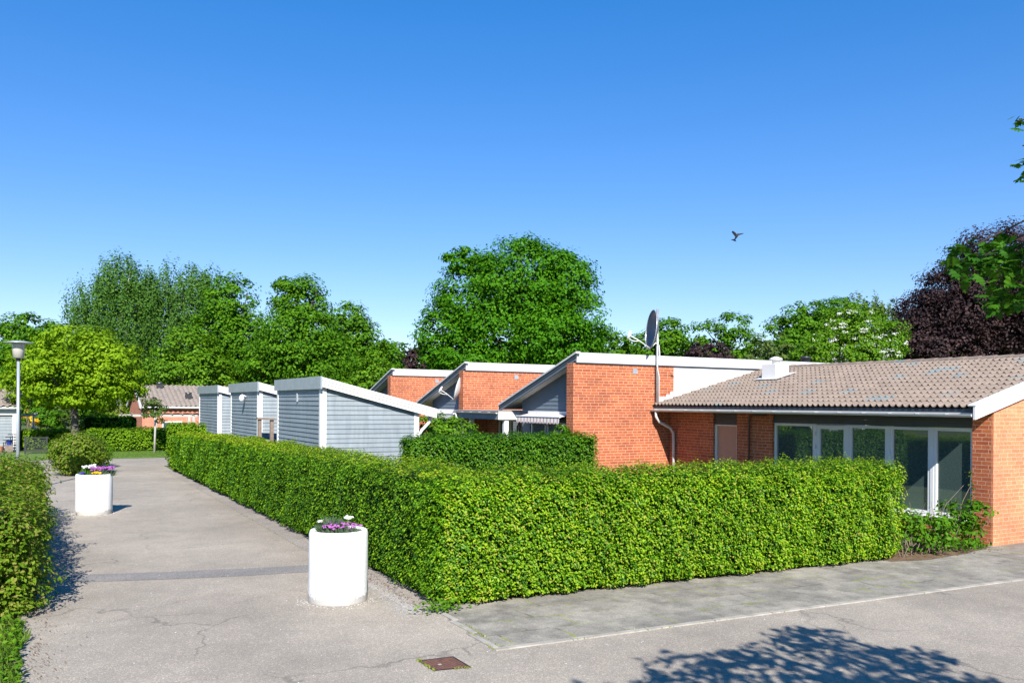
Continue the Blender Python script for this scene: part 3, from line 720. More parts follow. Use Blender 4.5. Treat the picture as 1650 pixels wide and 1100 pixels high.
# ------------------------------------------------------------------ sheds
def shed(i):
    y = 20.33 + 6.72 * i; x0, x1, y1 = 6.02, 8.55, y + 4.25
    lab = ['nearest grey boarded shed with a white trimmed sloping roof, a downpipe at its low end',
           'middle grey boarded shed with a white lamp under its roof edge',
           'farthest grey boarded shed beside the tile roofed house in the distance'][i]
    h = thing('garden_shed', lab, 'shed', (x0, y, 0), 'grey boarded sheds in a row')
    s = (2.46 - 3.22) / (9.0 - 5.97)
    def rz(u): return 3.22 + s * (u - 5.97)
    mb = MB()
    lapped(mb, x0 + .1, x1 - .1, y, 0, .12, 4, '-y', lambda u: rz(u) - .2)
    mb.prism([(x0 + .02, 0), (x1, 0), (x1, rz(x1) - .2), (x0 + .02, rz(x0) - .2)], 'y', y + .004, y + .08)
    mb.build('end_wall', 'siding', h)
    mb = MB(); lapped(mb, x0, 0, y + .09, y1 - .09, .12, 2.95, '-x'); mb.box(x0 + .004, x0 + .08, y + .081, y1, 0, 2.95)
    mb.build('front_wall', 'siding', h)
    mb = MB(); mb.box(x0 + .09, x1 - .001, y1 - .08, y1, 0, 2.35); mb.box(x1 - .08, x1, y + .081, y1 - .081, 0, 2.35)
    mb.build('rear_wall', 'siding', h)
    for (bx0, bx1, by0, by1, zt) in ((x0 - .03, x0 + .115, y - .03, y + .003, 2.97), (x1 - .12, x1 + .012, y - .03, y + .003, rz(x1) - .2),
                                     (x0 - .032, x0 + .003, y + .004, y + .10, 2.97), (x0 - .032, x0 + .003, y1 - .1, y1 + .02, 2.97)):
        MB().box(bx0, bx1, by0, by1, 0, zt).build('corner_board', 'white', h)
    MB().prism([(5.99, rz(5.99) - .1), (8.98, rz(8.98) - .1), (8.98, rz(8.98) - .02), (5.99, rz(5.99) - .02)], 'y', y - .12, y1 + .12).build('roof', 'flatroof', h)
    mb = MB()
    for k, (a, b) in enumerate(((.0, .07), (.082, .148), (.16, .235))):
        o = .016 * (2 - k)
        mb.prism([(5.985, rz(5.985) - b), (9.0, rz(9.0) - b), (9.0, rz(9.0) - a), (5.985, rz(5.985) - a)], 'y', y - .16 - o, y - .125)
    mb.build('verge_boards', 'white', h)
    mb = MB(); mb.prism([(5.985, rz(5.985) - .2), (9.0, rz(9.0) - .2), (9.0, rz(9.0)), (5.985, rz(5.985))], 'y', y1 + .125, y1 + .16); mb.build('rear_verge_board', 'white', h)
    MB().box(5.94, 5.983, y - .19, y1 + .16, 2.93, 3.235).build('front_fascia', 'greymetal', h)
    downpipe(h, [(8.9, y + .05, 2.32), (8.9, y + .05, 2.17), (8.87, y + .05, 2.1), (8.66, y + .03, 1.9), (8.60, y + .02, 1.8), (8.60, y + .02, .05)], .04, 'white')
    if i == 0: MB().box(x0 - .06, x0 - .015, y + 2.05, y + 2.09, 2.62, 2.84).build('hook', 'greymetal', h)
    if i == 1:
        l = MB().lathe([(.02, 0), (.075, .02), (.085, .12), (.05, .2), (.01, .22)], (x0 - .16, y + 1.75, 2.62), 14).build('wall_lamp', 'white', h, True)
        MB().tube([(x0 - .01, y + 1.75, 2.78), (x0 - .16, y + 1.75, 2.84)], .02, 8).build('bracket', 'white', l)
    return h
for i in range(3): shed(i)
# wooden rail frame between the sheds
wf = thing('wooden_frame', 'weathered wooden post and rail frame between the near and middle sheds', 'rail', (6.05, 26.5, 0))
MB().box(5.84, 5.94, 26.25, 26.35, 0, 2.08).build('post', 'wood', wf); MB().box(6.2, 6.3, 26.25, 26.35, 0, 2.06).build('post', 'wood', wf)
MB().add([(5.8, 26.2, 2.083), (5.8, 26.4, 2.083), (6.9, 26.4, 2.03), (6.9, 26.2, 2.03), (5.8, 26.2, 2.14), (5.8, 26.4, 2.14), (6.9, 26.4, 2.085), (6.9, 26.2, 2.085)],
         [(0, 1, 2, 3), (7, 6, 5, 4), (1, 0, 4, 5), (2, 1, 5, 6), (3, 2, 6, 7), (0, 3, 7, 4)]).build('rail', 'wood', wf)

# ------------------------------------------------------------------ satellite dishes
def dish(name, label, base, c, nrm, rad, pole, m='dish'):
    d = thing(name, label, 'satellite dish', base, 'satellite dishes on the terraced houses')
    z = Vector(nrm).normalized(); u = Vector((0, 0, 1)); u = (u - z * u.dot(z)).normalized(); s = z.cross(u); c = Vector(c)
    mb = MB(); n = 36; rings = 7; vs = []; fs = []
    for side in (0, 1):
        for k in range(rings + 1):
            q = k / rings; dep = .30 * rad * q * q - .012 * side
            for j in range(n):
                a = 2 * math.pi * j / n; vs.append(tuple(c + z * (dep - .30 * rad) + (s * math.cos(a) * .92 + u * math.sin(a)) * rad * q * (1 if not side else 1.0)))
    R_ = n * (rings + 1)
    for side in (0, 1):
        for k in range(rings):
            for j in range(n):
                a = side * R_ + k * n + j; b = side * R_ + k * n + (j + 1) % n; fs.append((a, b, b + n, a + n) if not side else (b, a, a + n, b + n))
    for j in range(n): a = rings * n + j; b = rings * n + (j + 1) % n; fs.append((a, b, b + R_, a + R_))
    mb.add(vs, fs); rf = mb.build('reflector', m, d, True)
    MB().tube([tuple(c + (s * math.cos(2 * math.pi * j / 36) * .92 + u * math.sin(2 * math.pi * j / 36)) * rad * 1.0) for j in range(37)], rad * .02, 6, False).build('rim', 'steel', rf)
    low = c - u * rad * .95 - z * .02; feed = c + z * min(rad * 1.3, .6) - u * rad * .42
    mb = MB(); mb.tube([low, low.lerp(feed, .6) + u * .02, feed], .025 * rad, 8); mb.tube([low.lerp(feed, .55), feed - u * rad * .28 - z * rad * .25, feed - u * .1], .022 * rad, 8)
    ar = mb.build('feed_arm', 'white', d, True)
    MB().tube([feed - u * .1 + z * .03, feed + u * .02, feed + u * .12 - z * .03], [.07 * rad, .08 * rad, .055 * rad], 10).build('feed_horn', 'white', ar, True)
    for kk, p in enumerate(pole):
        MB().tube(p[0], p[1], 10).build(p[2], p[3], d, True)
    return d
py_, px_ = FY - .12, 15.13
dn = Vector((-.93, .37, .10)).normalized()
dc = Vector((14.78, 18.72, 4.68))
dish('satellite_dish', 'large grey satellite dish on a tall pole beside the near brick wall', (px_, py_, 2.38), dc, dn, .54,
     [([(px_, py_, 2.38), (px_, py_, 5.28)], .036, 'pole', 'steel'),
      ([tuple(dc - dn * .15), (px_, py_, 4.72)], .045, 'mount', 'steel'),
      ([(px_, py_, 3.62), (px_, FY, 3.62)], .014, 'bracket', 'greymetal'), ([(px_, py_, 2.58), (px_, FY, 2.58)], .014, 'bracket', 'greymetal'),
      ([(px_ - .22, py_ - .02, 4.2), (px_ - .1, py_ - .05, 4.33), (px_ + .02, py_ - .05, 4.27), (px_ + .05, py_ - .045, 4.0), (px_ - .05, py_ - .05, 3.7), (px_ + .045, py_ - .03, 3.4), (px_ + .045, py_ - .03, 2.5)], .012, 'cable', 'white')])
dc2 = Vector((12.40, FY + 6.7 + .42, 3.1)); dn2 = Vector((-.82, .55, .25)).normalized()
dish('satellite_dish', 'white satellite dish fixed under the eave at the corner of the middle terraced house', (12.8, FY + 7.1, 2.8), dc2, dn2, .42,
     [([tuple(dc2 - dn2 * .12), (12.8, FY + 7.15, 3.1)], .03, 'mount', 'steel')], 'white_metal')

# ------------------------------------------------------------------ hedges
def hmain(P):
    far = np.clip((P[:, 1] - 10.5) / 24, 0, 1)
    return 1 - .17 * far ** 1.3
mh = thing('hedge', 'long clipped L shaped beech hedge along the path and the paving in the foreground', 'hedge', (4.5, 9.9, 0))
boxes = [(4.42, 5.62, 10.4, 34.4, 1.67, ('-x', '+x', 't', '+y')), (4.42, 13.08, 9.80, 11.05, 1.66, ('-y', '+y', 't', '+x', '-x'))]
hedge_foliage([boxes[0]], 'foliage', 'beech', mh, 1400, .043, hfun=hmain, skew=.0, bumps=.055, r=.3)
hedge_foliage([boxes[1]], 'foliage', 'beech', mh, 2900, .043, hfun=None, skew=.048, bumps=.06, r=.42)
hedge_foliage([(4.42, 5.62, 10.2, 34.4, 1.70, ('t',))], 'sunlit_tint_leaves', 'sunlit', mh, 460, .042, hfun=hmain, bumps=.07, r=.3, depth=.02)  # extra yellow leaves paint the sun onto the hedge top
hedge_foliage([(4.42, 13.08, 9.80, 11.05, 1.69, ('t',)), (4.40, 13.08, 9.78, 11.05, 1.66, ('-y',))], 'sunlit_tint_leaves', 'sunlit', mh, 400, .042, skew=.048, bumps=.075, r=.32, depth=.03)
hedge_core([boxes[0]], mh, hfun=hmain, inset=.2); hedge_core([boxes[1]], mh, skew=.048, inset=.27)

def simple_hedge(name, label, boxes, m, dens, size, bumps=.05, cat='hedge', group=None, inset=.14, **kw):
    b = boxes[0]; h = thing(name, label, cat, (b[0], b[2], 0), group)
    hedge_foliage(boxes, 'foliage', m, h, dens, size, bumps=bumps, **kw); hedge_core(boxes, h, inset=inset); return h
simple_hedge('hedge', 'dark green clipped hedge in front of the near brick end wall, behind the foreground hedge', [(7.25, 12.35, 17.6, 18.6, 1.88, ('-x', '-y', 't', '+x', '+y'))], 'inner', 1300, .06, r=.22, skew=-.0)
simple_hedge('hedge', 'bright hedge beyond the gap at the far end of the foreground hedge, by the road', [(4.55, 5.7, 36.2, 37.0, 1.75, ('-x', '-y', 't')), (4.75, 12, 36.25, 37.2, 1.72, ('-x', '-y', 't'))], 'beech_far', 420, .08)
simple_hedge('hedge', 'low bright green hedge along the lawn across the far road', [(2.2, 22, 48.4, 49.8, 1.18, ('-x', '-y', 't'))], 'beech_far', 330, .11, wl=1.6)
simple_hedge('hedge', 'tall rounded hedge rising behind the trunk of the golden maple', [(2.3, 5.2, 54, 57, 1.75, ('-x', '-y', 't'))], 'beech_far', 260, .14, r=.6, bumps=.14, wl=1.9)
simple_hedge('hedge', 'flat topped yellow green hedge behind the black slatted fence', [(-.75, 1.7, 51.4, 52.4, 1.08, ('-x', '-y', 't', '+x'))], 'beech_far', 320, .12)
# loose shrub hedge along the left edge of the path
simple_hedge('hedge', 'loose reddish tipped shrub hedge along the left edge of the path', [(-1.35, .06, 11.5, 22.2, 1.34, ('-x', '-y', 't', '+x', '+y'))], 'shrub', 1000, .062, bumps=.17, r=.35, wl=1.1, jitter=1.3, depth=.3, far=1.25, full=True, inset=.4)
# side facing the path needs the full density
# ------------------------------------------------------------------ shrubs
def shrub(name, label, c, r, kind, leaf, cover=4, cat='shrub', group=None, stems=7, **kw):
    h = thing(name, label, cat, (c[0], c[1], 0), group)
    mb = MB()
    for k in range(stems):
        a = random.uniform(0, 6.28); q = random.uniform(.3, .85)
        e = (c[0] + r[0] * q * math.cos(a), c[1] + r[1] * q * math.sin(a), c[2] + r[2] * random.uniform(.2, .8))
        mb.tube([(c[0] + .06 * math.cos(a), c[1] + .06 * math.sin(a), 0), ((c[0] + e[0]) / 2, (c[1] + e[1]) / 2, e[2] * .6), e], [.025, .016, .006], 5)
    mb.build('stems', 'twig', h)
    crown([(c, r)], leaf, kind, h, cover, name='foliage', **kw); return h
shrub('shrub', 'rounded green shrub with reddish tips at the end of the path, behind the far planter', (1.25, 33.6, .72), (.84, .95, .72), 'shrub', .08, 11, inner=.3)
shrub('shrub', 'dense green shrub added behind the rounded shrub for its shadow on the road', (1.55, 37.0, .62), (1.0, 1.0, .68), 'bright', .1, 7, inner=.4)  # added out of sight to cast a shadow band across the far road
shrub('shrub', 'yellow flowering shrub beside the small house on the far left', at(50, 672, 53), (.5, .5, .55), 'yellow', .1, .8)
shrub('shrub', 'dark green shrub behind the white post on the far left', at(72, 676, 56), (1.3, 1.0, .8), 'mid', .15, 4)
shrub('shrub', 'pale olive shrub between the white post and the maple trunk', at(95, 672, 58), (1.2, 1.0, .9), 'olive', .16, 4)
shrub('shrub', 'pink flushed shrub at the left end of the pergola', at(180, 668, 58), (.9, .8, .8), 'shrub', .15, 4)
shrub('shrub', 'small bright shrub behind the right end of the nearest shed', (9.6, 21.6, 1.75), (1.2, .9, .5), 'bright', .09, 5)
shrub('shrub', 'small leafy shrub under the checked awning', (11.9, 19.0, 1.72), (.45, .3, .32), 'mid', .08, 3)

# ragged rose bush at the corner pier
rb = thing('rose_bush', 'ragged rose bush with bare twigs in front of the rightmost window', 'bush', (14.6, 9.75, 0))
mb = MB()
for k in range(70):
    x = random.uniform(13.0, 15.3); y = random.uniform(9.55, 10.15); hh = random.uniform(.35, .95)
    p = [(x, y, 0)]; dx, dy = random.uniform(-.25, .25), random.uniform(-.2, .2)
    for j in range(1, 5): p.append((x + dx * j / 4 + random.uniform(-.05, .05), y + dy * j / 4 + random.uniform(-.05, .05), hh * j / 4))
    mb.tube(p, [.009, .008, .006, .005, .003], 5)
for k in range(26):
    x = random.uniform(12.85, 13.35); y = random.uniform(9.95, 10.3); hh = random.uniform(1.0, 1.65)
    p = [(x, y, 0)]; dx, dy = random.uniform(-.15, .3), random.uniform(-.15, .15)
    for j in range(1, 6): p.append((x + dx * j / 5 + random.uniform(-.06, .06), y + dy * j / 5 + random.uniform(-.05, .05), hh * j / 5))
    mb.tube(p, [.009, .008, .006, .005, .004, .003], 5)
    for q in range(3):
        s = p[random.randint(2, 4)]; mb.tube([s, (s[0] + random.uniform(-.2, .2), s[1] + random.uniform(-.1, .1), s[2] + random.uniform(.1, .25))], [.004, .002], 4)
mb.tube([(14.5, 9.6, .3), (14.75, 9.6, .9), (15.05, 9.65, 1.15), (15.1, 9.66, 1.45)], [.006, .005, .004, .003], 5)
mb.tube([(14.0, 9.7, .3), (14.35, 9.66, .85), (14.8, 9.62, 1.18)], [.006, .004, .003], 5)
mb.build('twigs', 'twig', rb)
bl = [((13.35, 9.7, .45), (.4, .35, .42)), ((13.9, 9.65, .42), (.4, .33, .42)), ((14.5, 9.6, .42), (.42, .33, .4)), ((15.1, 9.55, .42), (.36, .28, .44)), ((14.8, 9.7, .62), (.3, .2, .3)), ((15.07, 9.66, 1.2), (.07, .05, .3)), ((13.2, 10.1, 1.2), (.25, .15, .35))]
crown(bl[:-2], .075, 'mid', rb, 1.7, clump=.5, name='foliage'); crown(bl[-2:], .05, 'olive', rb, .5, clump=.3, name='foliage')

# ------------------------------------------------------------------ trees
tree('lime_tree', 'tall broad lime tree with a dense dark green dome behind the middle houses', 72,
     [(840, 455, 78, 66), (768, 478, 66, 62), (716, 540, 44, 52), (905, 462, 52, 56), (938, 522, 42, 54), (830, 535, 112, 62), (890, 545, 70, 55), (745, 420, 32, 22), (900, 424, 26, 20), (850, 402, 30, 15), (760, 575, 60, 35), (700, 565, 22, 25)], 'lime', 830, tr=.45, cover=4.6, leaf=.26, clump=.24, inner=.1)
tree('birch_tree', 'tall weeping birch at the left with hanging grey green branches', 78,
     [(192, 458, 36, 40), (150, 505, 42, 50), (215, 515, 45, 60), (137, 560, 34, 45), (190, 575, 60, 45), (235, 480, 26, 40)], 'birch', 190, 'grey green birches on the left', tr=.3, cover=4.0, bark='birchbark', hang=.9, flat=.9, clump=.22, leaf=.2, inner=.3, upb=.1)
tree('birch_tree', 'second birch right of the weeping one, sky gaps low in its crown', 80,
     [(285, 470, 50, 38), (325, 465, 30, 34), (265, 520, 40, 48), (315, 520, 40, 50), (255, 580, 40, 40)], 'birch', 275, 'grey green birches on the left', tr=.3, cover=3.0, bark='birchbark', hang=.7, flat=.9, clump=.22, leaf=.2, inner=.25, upb=.1)
tree('leafy_tree', 'dense green tree between the birches and the tall pointed tree', 70,
     [(372, 490, 38, 44), (352, 545, 45, 55), (400, 560, 55, 60), (420, 600, 60, 40)], 'mid', 380, 'dark green trees beyond the sheds', tr=.3)
tree('leafy_tree', 'tall pointed dark green tree right behind the nearest shed', 66,
     [(483, 492, 42, 44), (480, 545, 62, 52), (505, 585, 66, 45), (430, 590, 40, 36), (470, 465, 26, 18)], 'mid', 485, 'dark green trees beyond the sheds', tr=.35)
tree('leafy_tree', 'lower sloping tree right of the tall pointed tree', 76,
     [(555, 528, 36, 38), (578, 560, 42, 40), (612, 585, 40, 32), (540, 585, 50, 40)], 'mid', 560, 'dark green trees beyond the sheds', tr=.25)
tree('leafy_tree', 'small bright green tree low beside the farthest terraced house', 58, [(598, 605, 28, 30), (585, 622, 30, 20)], 'bright', 597, 'bright young trees', tr=.1, cover=4.5)
tree('leafy_tree', 'bright yellowish green tree above the ridge of the distant house', 66, [(300, 565, 46, 36), (285, 600, 50, 34), (335, 605, 40, 36)], 'bright', 300, 'bright young trees', tr=.2, cover=4)
tree('maple_tree', 'round golden green maple with a dark trunk beside the street lamp', 44,
     [(122, 562, 62, 38), (72, 590, 52, 40), (172, 588, 56, 40), (125, 612, 92, 42), (42, 622, 38, 32), (205, 622, 30, 26), (100, 640, 60, 22), (155, 640, 50, 20)], 'gold', 123, tr=.2, cover=3.6, leaf=.17, clump=.24, flat=.5)
tree('leafy_tree', 'rounded green tree at the far left edge behind the maple', 88, [(45, 535, 46, 28), (8, 565, 36, 44), (85, 550, 34, 30), (50, 590, 80, 40), (105, 570, 25, 40)], 'mid', 45, 'green trees on the horizon', tr=.3)
tree('copper_beech', 'large dark purple copper beech rising above the tile roof', 46,
     [(1610, 440, 74, 74), (1550, 478, 62, 62), (1500, 515, 52, 52), (1620, 520, 110, 74), (1470, 548, 38, 40), (1705, 470, 100, 92), (1530, 560, 80, 40), (1720, 540, 120, 80)], 'copper', 1640, tr=.5, cover=4.8, leaf=.15, clump=.24, ragged=.08)
tw = tree('hawthorn_tree', 'bright green hawthorn dotted with white blossom above the tile roof ridge', 42,
     [(1375, 528, 48, 40), (1425, 550, 38, 34), (1335, 562, 46, 30), (1300, 578, 30, 16), (1400, 570, 60, 24)], 'bright', 1380, tr=.2, cover=4, leaf=.12)
bp = []
for (cx, cy, rx, ry) in [(1375, 528, 48, 40), (1425, 550, 38, 34), (1335, 562, 46, 30), (1400, 570, 60, 24)]:
    for k in range(26):
        a = random.uniform(0, 6.28); q = random.uniform(.3, 1.0); c = at(cx + rx * q * math.cos(a), cy + ry * q * math.sin(a) * .9, 42 - math.sqrt(max(0, 1 - q * q)) * rx * 42 / FPX * 1.0 - .12)
        bp.append(c + RNG.normal(size=(22, 3)) * np.array([.07, .07, .03]))
bp = np.concatenate(bp); leaf_mesh('blossom', bp, RNG.normal(size=bp.shape) * .5 + np.array([-.2, -.5, 1]), .07, 'pwhite', tw)
tree('leafy_tree', 'green tree with a broad top left of the white blossoming hawthorn', 76, [(1300, 518, 44, 28), (1345, 508, 42, 26), (1270, 545, 38, 34), (1320, 555, 60, 34)], 'mid', 1310, 'green trees on the horizon', tr=.3)
tree('birch_tree', 'feathery pale birch top peeping above the hawthorn', 84, [(1390, 498, 32, 24), (1425, 508, 30, 24), (1400, 530, 50, 30)], 'olive', 1395, tr=.25, cover=2.0, hang=.5)
tree('leafy_tree', 'airy green tree right of the satellite dish pole', 82, [(1180, 535, 34, 30), (1145, 548, 30, 30), (1200, 568, 34, 28), (1150, 580, 40, 24)], 'mid', 1170, 'green trees on the horizon', tr=.25, cover=2.7)
tree('leafy_tree', 'green tree seen directly behind the large satellite dish', 86, [(1085, 545, 36, 30), (1050, 562, 36, 30), (1100, 580, 40, 26)], 'mid', 1080, 'green trees on the horizon', tr=.25)
tree('leafy_tree', 'green tree between the lime tree and the satellite dish', 90, [(990, 562, 38, 28), (965, 585, 30, 24), (1020, 585, 34, 24)], 'mid', 990, 'green trees on the horizon', tr=.25)
tree('leafy_tree', 'yellowish green sparse tree above the white fascia, left of the flue box', 60, [(1235, 562, 26, 28), (1265, 575, 26, 20), (1205, 580, 24, 18)], 'olive', 1240, 'green trees on the horizon', tr=.15, cover=2.4)
tree('copper_beech', 'low purple leaved tree above the white fascia right of the dish pole', 64, [(1140, 572, 34, 22), (1165, 582, 24, 14), (1115, 584, 26, 14)], 'copper', 1140, tr=.15, cover=4)
tree('copper_beech', 'small purple leaved tree between the dark trees and the lime tree', 92, [(662, 582, 22, 20), (648, 594, 24, 16)], 'copper', 660, tr=.2, cover=4)
def conifer(label, px, top, t, wpx):
    c = at(px, top, t); h = thing('spruce_tree', label, 'tree', (c[0], c[1], 0), 'dark spruces on the horizon')
    MB().tube([(c[0], c[1], 0), (c[0], c[1], c[2])], [.18, .02], 6).build('trunk', 'bark', h)
    n = 2600; u = RNG.random(n) ** .6; r = wpx * t / FPX * u * (.55 + .45 * np.cos(u * 40) ** 2); a = RNG.uniform(0, 6.28, n)
    P = np.stack([c[0] + r * np.cos(a), c[1] + r * np.sin(a), c[2] - u * (c[2] - 1)], 1)
    leaf_mesh('crown', P, np.stack([np.cos(a), np.sin(a), np.full(n, .9)], 1) + RNG.normal(size=(n, 3)) * .4, .3, 'dark', h)
conifer('dark spruce tip directly left of the lime tree', 668, 555, 118, 14); conifer('lower dark spruce tip nearer the sloping tree', 652, 565, 120, 14); conifer('dark spruce half hidden by the left edge of the lime tree', 682, 562, 116, 14)
# far wood that closes the horizon
P = []
for k in range(220):
    px = random.uniform(-200, 1900); t = random.uniform(112, 150)
    c = at(px, 612 + random.uniform(-14, 16), t); P.append((c, (random.uniform(3, 6), 3, random.uniform(2.5, 4.5))))
    P.append((c - np.array([0, 0, 4.0]), (random.uniform(4, 7), 3, 3.5)))
o = crown(P, .6, 'mid', None, 2.2, name='distant_wood'); o['kind'] = 'stuff'; o['label'] = 'continuous belt of green trees closing the horizon behind the houses'; o['category'] = 'trees'

# young tree on the lawn
yt = thing('young_tree', 'young tree with a thin pale trunk and small round crown on the lawn strip', 'tree', (5.17, 46.3, 0))
MB().tube([(5.17, 46.3, 0), (5.2, 46.3, 1.2), (5.17, 46.3, 2.2)], [.06, .05, .02], 8).build('trunk', 'greywood', yt, True)
crown([((5.17, 46.3, 2.0), (.66, .6, .55)), ((5.05, 46.3, 2.45), (.45, .4, .35))], .13, 'olive', yt, 2.6)

# oak overhanging from the right, standing behind the camera
ok = thing('oak_tree', 'oak with lobed dark leaves whose branch hangs into the picture at the right edge', 'tree', (4.7, -3.0, 0))
mb = MB(); B = Vector((4.7, -3.0, 0))
mb.tube([B + Vector((0, 0, -.1)), B + Vector((0, 0, .5)), B + Vector((-.2, .2, 2.5)), B + Vector((-.2, .4, 4.0)), B + Vector((0, .6, 5.2))], [.4, .28, .22, .15, .05], 12)
ends = [at(1640, 195, 3.6), at(1648, 235, 3.6), at(1560, 425, 3.6), at(1630, 470, 3.5), at(1640, 400, 3.5), at(1560, 400, 3.6)]
hub = Vector((4.9, 1.3, 3.9)); st = B + Vector((-.15, .3, 3.0))
mb.tube([st, (5.0, -1.0, 3.9), hub], [.14, .08, .04], 8)
twl = []
for e in ends:
    e = Vector(e); mdl = hub.lerp(e, .5) + Vector((0, 0, .12)); mb.tube([hub, mdl, e], [.012, .007, .003], 6); twl.append((hub, mdl, e))
for k in range(14):
    e = Vector((random.uniform(3.4, 6.0), random.uniform(-6, -.6), random.uniform(3.6, 4.6))); s = B + Vector((-.15, .3, random.uniform(2.4, 3.6)))
    mb.tube([s, s.lerp(e, .5) + Vector((0, 0, .4)), e], [.09, .05, .015], 6)
mb.build('trunk', 'bark', ok, True)
half = [(0, 0), (.05, .10), (.16, .16), (.10, .26), (.24, .36), (.27, .42), (.14, .46), (.22, .60), (.22, .66), (.10, .68), (.13, .82), (.06, .88), (0, 1.0)]
outl = half + [(-x, y) for x, y in half[-2:0:-1]]
def oak_leaves(name, P, Nn, T, size):
    V, F = [], []; b = 0; nl = len(outl)
    for p, nn, t, s in zip(P, Nn, T, size):
        nn = nn / np.linalg.norm(nn); t = t - nn * t.dot(nn); t = t / (np.linalg.norm(t) + 1e-9); w = np.cross(nn, t)
        # fan around the midrib so the blade can curl
        for (x, y) in outl: V.append(p + t * y * s + w * x * s * 1.15 - nn * (x * x * 1.2 + (y - .3) ** 2 * .25) * s)
        k = len(half)
        for i in range(k - 1):
            j0, j1 = (nl - i) % nl, (nl - i - 1) % nl
            if i == 0: F.append((b, b + 1, b + nl - 1))
            elif i == k - 2: F.append((b + i, b + i + 1, b + nl - i))
            else: F.append((b + i, b + i + 1, b + nl - i - 1)); F.append((b + i, b + nl - i - 1, b + nl - i))
        b += nl
    return npmesh(name, np.array(V), np.array(F), 'oak', ok)
def screen(P):
    t = P[:, 0] * FW[0] + P[:, 1] * FW[1]; s = P[:, 0] * RT[0] + P[:, 1] * RT[1]
    tt = np.where(t > .05, t, 1e9); return t, PX + FPX * s / tt, PY - FPX * (P[:, 2] - CAM_H) / tt
Pl, Nl, Tl, Sl = [], [], [], []
def spray(c, d, n, ln, sz):
    """a twig with alternate leaves"""
    c = np.array(c); d = np.array(d) / np.linalg.norm(d)
    for k in range(n):
        q = c + d * ln * (k / n) + RNG.normal(size=3) * .012; sd = np.cross(d, (0, 0, 1)); sd = sd / (np.linalg.norm(sd) + 1e-9)
        t = d * .6 + sd * (1 if k % 2 else -1) * .9 + np.array([0, 0, -.35]) + RNG.normal(size=3) * .25
        Pl.append(q); Nl.append(np.array([0, 0, 1.0]) + RNG.normal(size=3) * .45); Tl.append(t); Sl.append(sz * RNG.uniform(.7, 1.2))
rt3 = np.array([RT[0], RT[1], 0])
def hang(px, py, t, dpx, dpy, n, ln, sz=.085):
    spray(at(px, py, t), -rt3 * dpx + np.array([0, 0, -dpy]), n, ln, sz)
hang(1664, 190, 3.6, 1, .12, 6, .09, .055); hang(1668, 206, 3.6, 1, .4, 5, .06, .05)
hang(1668, 235, 3.6, .6, .8, 6, .10, .06); hang(1662, 262, 3.55, .5, 1, 5, .08, .055); hang(1672, 248, 3.6, .8, .8, 5, .10, .06); hang(1654, 285, 3.5, .35, 1, 3, .03, .05)
for (px, py, rx, ry, n) in ((1590, 415, 45, 26, 80), (1635, 412, 30, 26, 60), (1560, 430, 28, 16, 26), (1625, 450, 34, 30, 52), (1640, 480, 26, 24, 30), (1660, 440, 30, 60, 50), (1618, 490, 18, 14, 14)):
    for k in range(n):
        p = at(px + RNG.uniform(-1, 1) * rx, py + RNG.uniform(-1, 1) * ry, 3.55 + RNG.uniform(-.2, .2))
        Pl.append(p); Nl.append(np.array([0, 0, 1.0]) + RNG.normal(size=3) * .5); Tl.append(-rt3 * RNG.uniform(0, 1) + np.array([0, 0, -.6]) + RNG.normal(size=3) * .5); Sl.append(RNG.uniform(.05, .085))
# crown outside the picture; its shadow makes the dome on the forecourt
cot = 1 / math.tan(SUN_EL)
def add_crown(n, lo, hi, sz):
    global Pl, Nl, Tl, Sl
    P = RNG.uniform(lo, hi, (n, 3)); sh = P[:, :2] + np.stack([SUN_H.x * P[:, 2] * cot, SUN_H.y * P[:, 2] * cot], 1)
    t, sx, sy = screen(np.concatenate([sh, np.zeros((n, 1))], 1))
    w = wob(np.concatenate([sh, np.zeros((n, 1))], 1), 1.1, 3) * 12 + RNG.normal(size=n) * 4
    top = np.interp(sx, [1000, 1035, 1090, 1160, 1250, 1330, 1380, 1440, 1500, 1560, 1600, 1650], [1110, 1078, 1055, 1040, 1018, 1014, 1028, 1040, 1050, 1072, 1092, 1118]) + w
    vis = (t > 1) & (sx > -50) & (sx < 1700) & (sy < 1110)
    ok1 = ~vis | (sy > top)
    ct, cx, cy = screen(P); ok2 = ~((ct > .15) & (cx < 1690) & (cy > -150) & (cy < 1200)) & ((ct < .15) | (cx > 1690) | (cy < -200))
    holes = wob(P, .9, 8) > -.55
    P = P[ok1 & ok2 & holes]
    for p in P: Pl.append(p); Nl.append(np.array([0, 0, 1.0]) + RNG.normal(size=3) * .6); Tl.append(RNG.normal(size=3) + np.array([0, 0, -.4])); Sl.append(sz * RNG.uniform(.7, 1.2))
add_crown(9000, (3.2, -4, 3.0), (8.5, 2.6, 5.6), .16)
add_crown(4000, (1.8, -8, 3.2), (8, 0, 6.5), .2)
oak_leaves('crown', np.array(Pl), np.array(Nl), np.array(Tl), np.array(Sl))

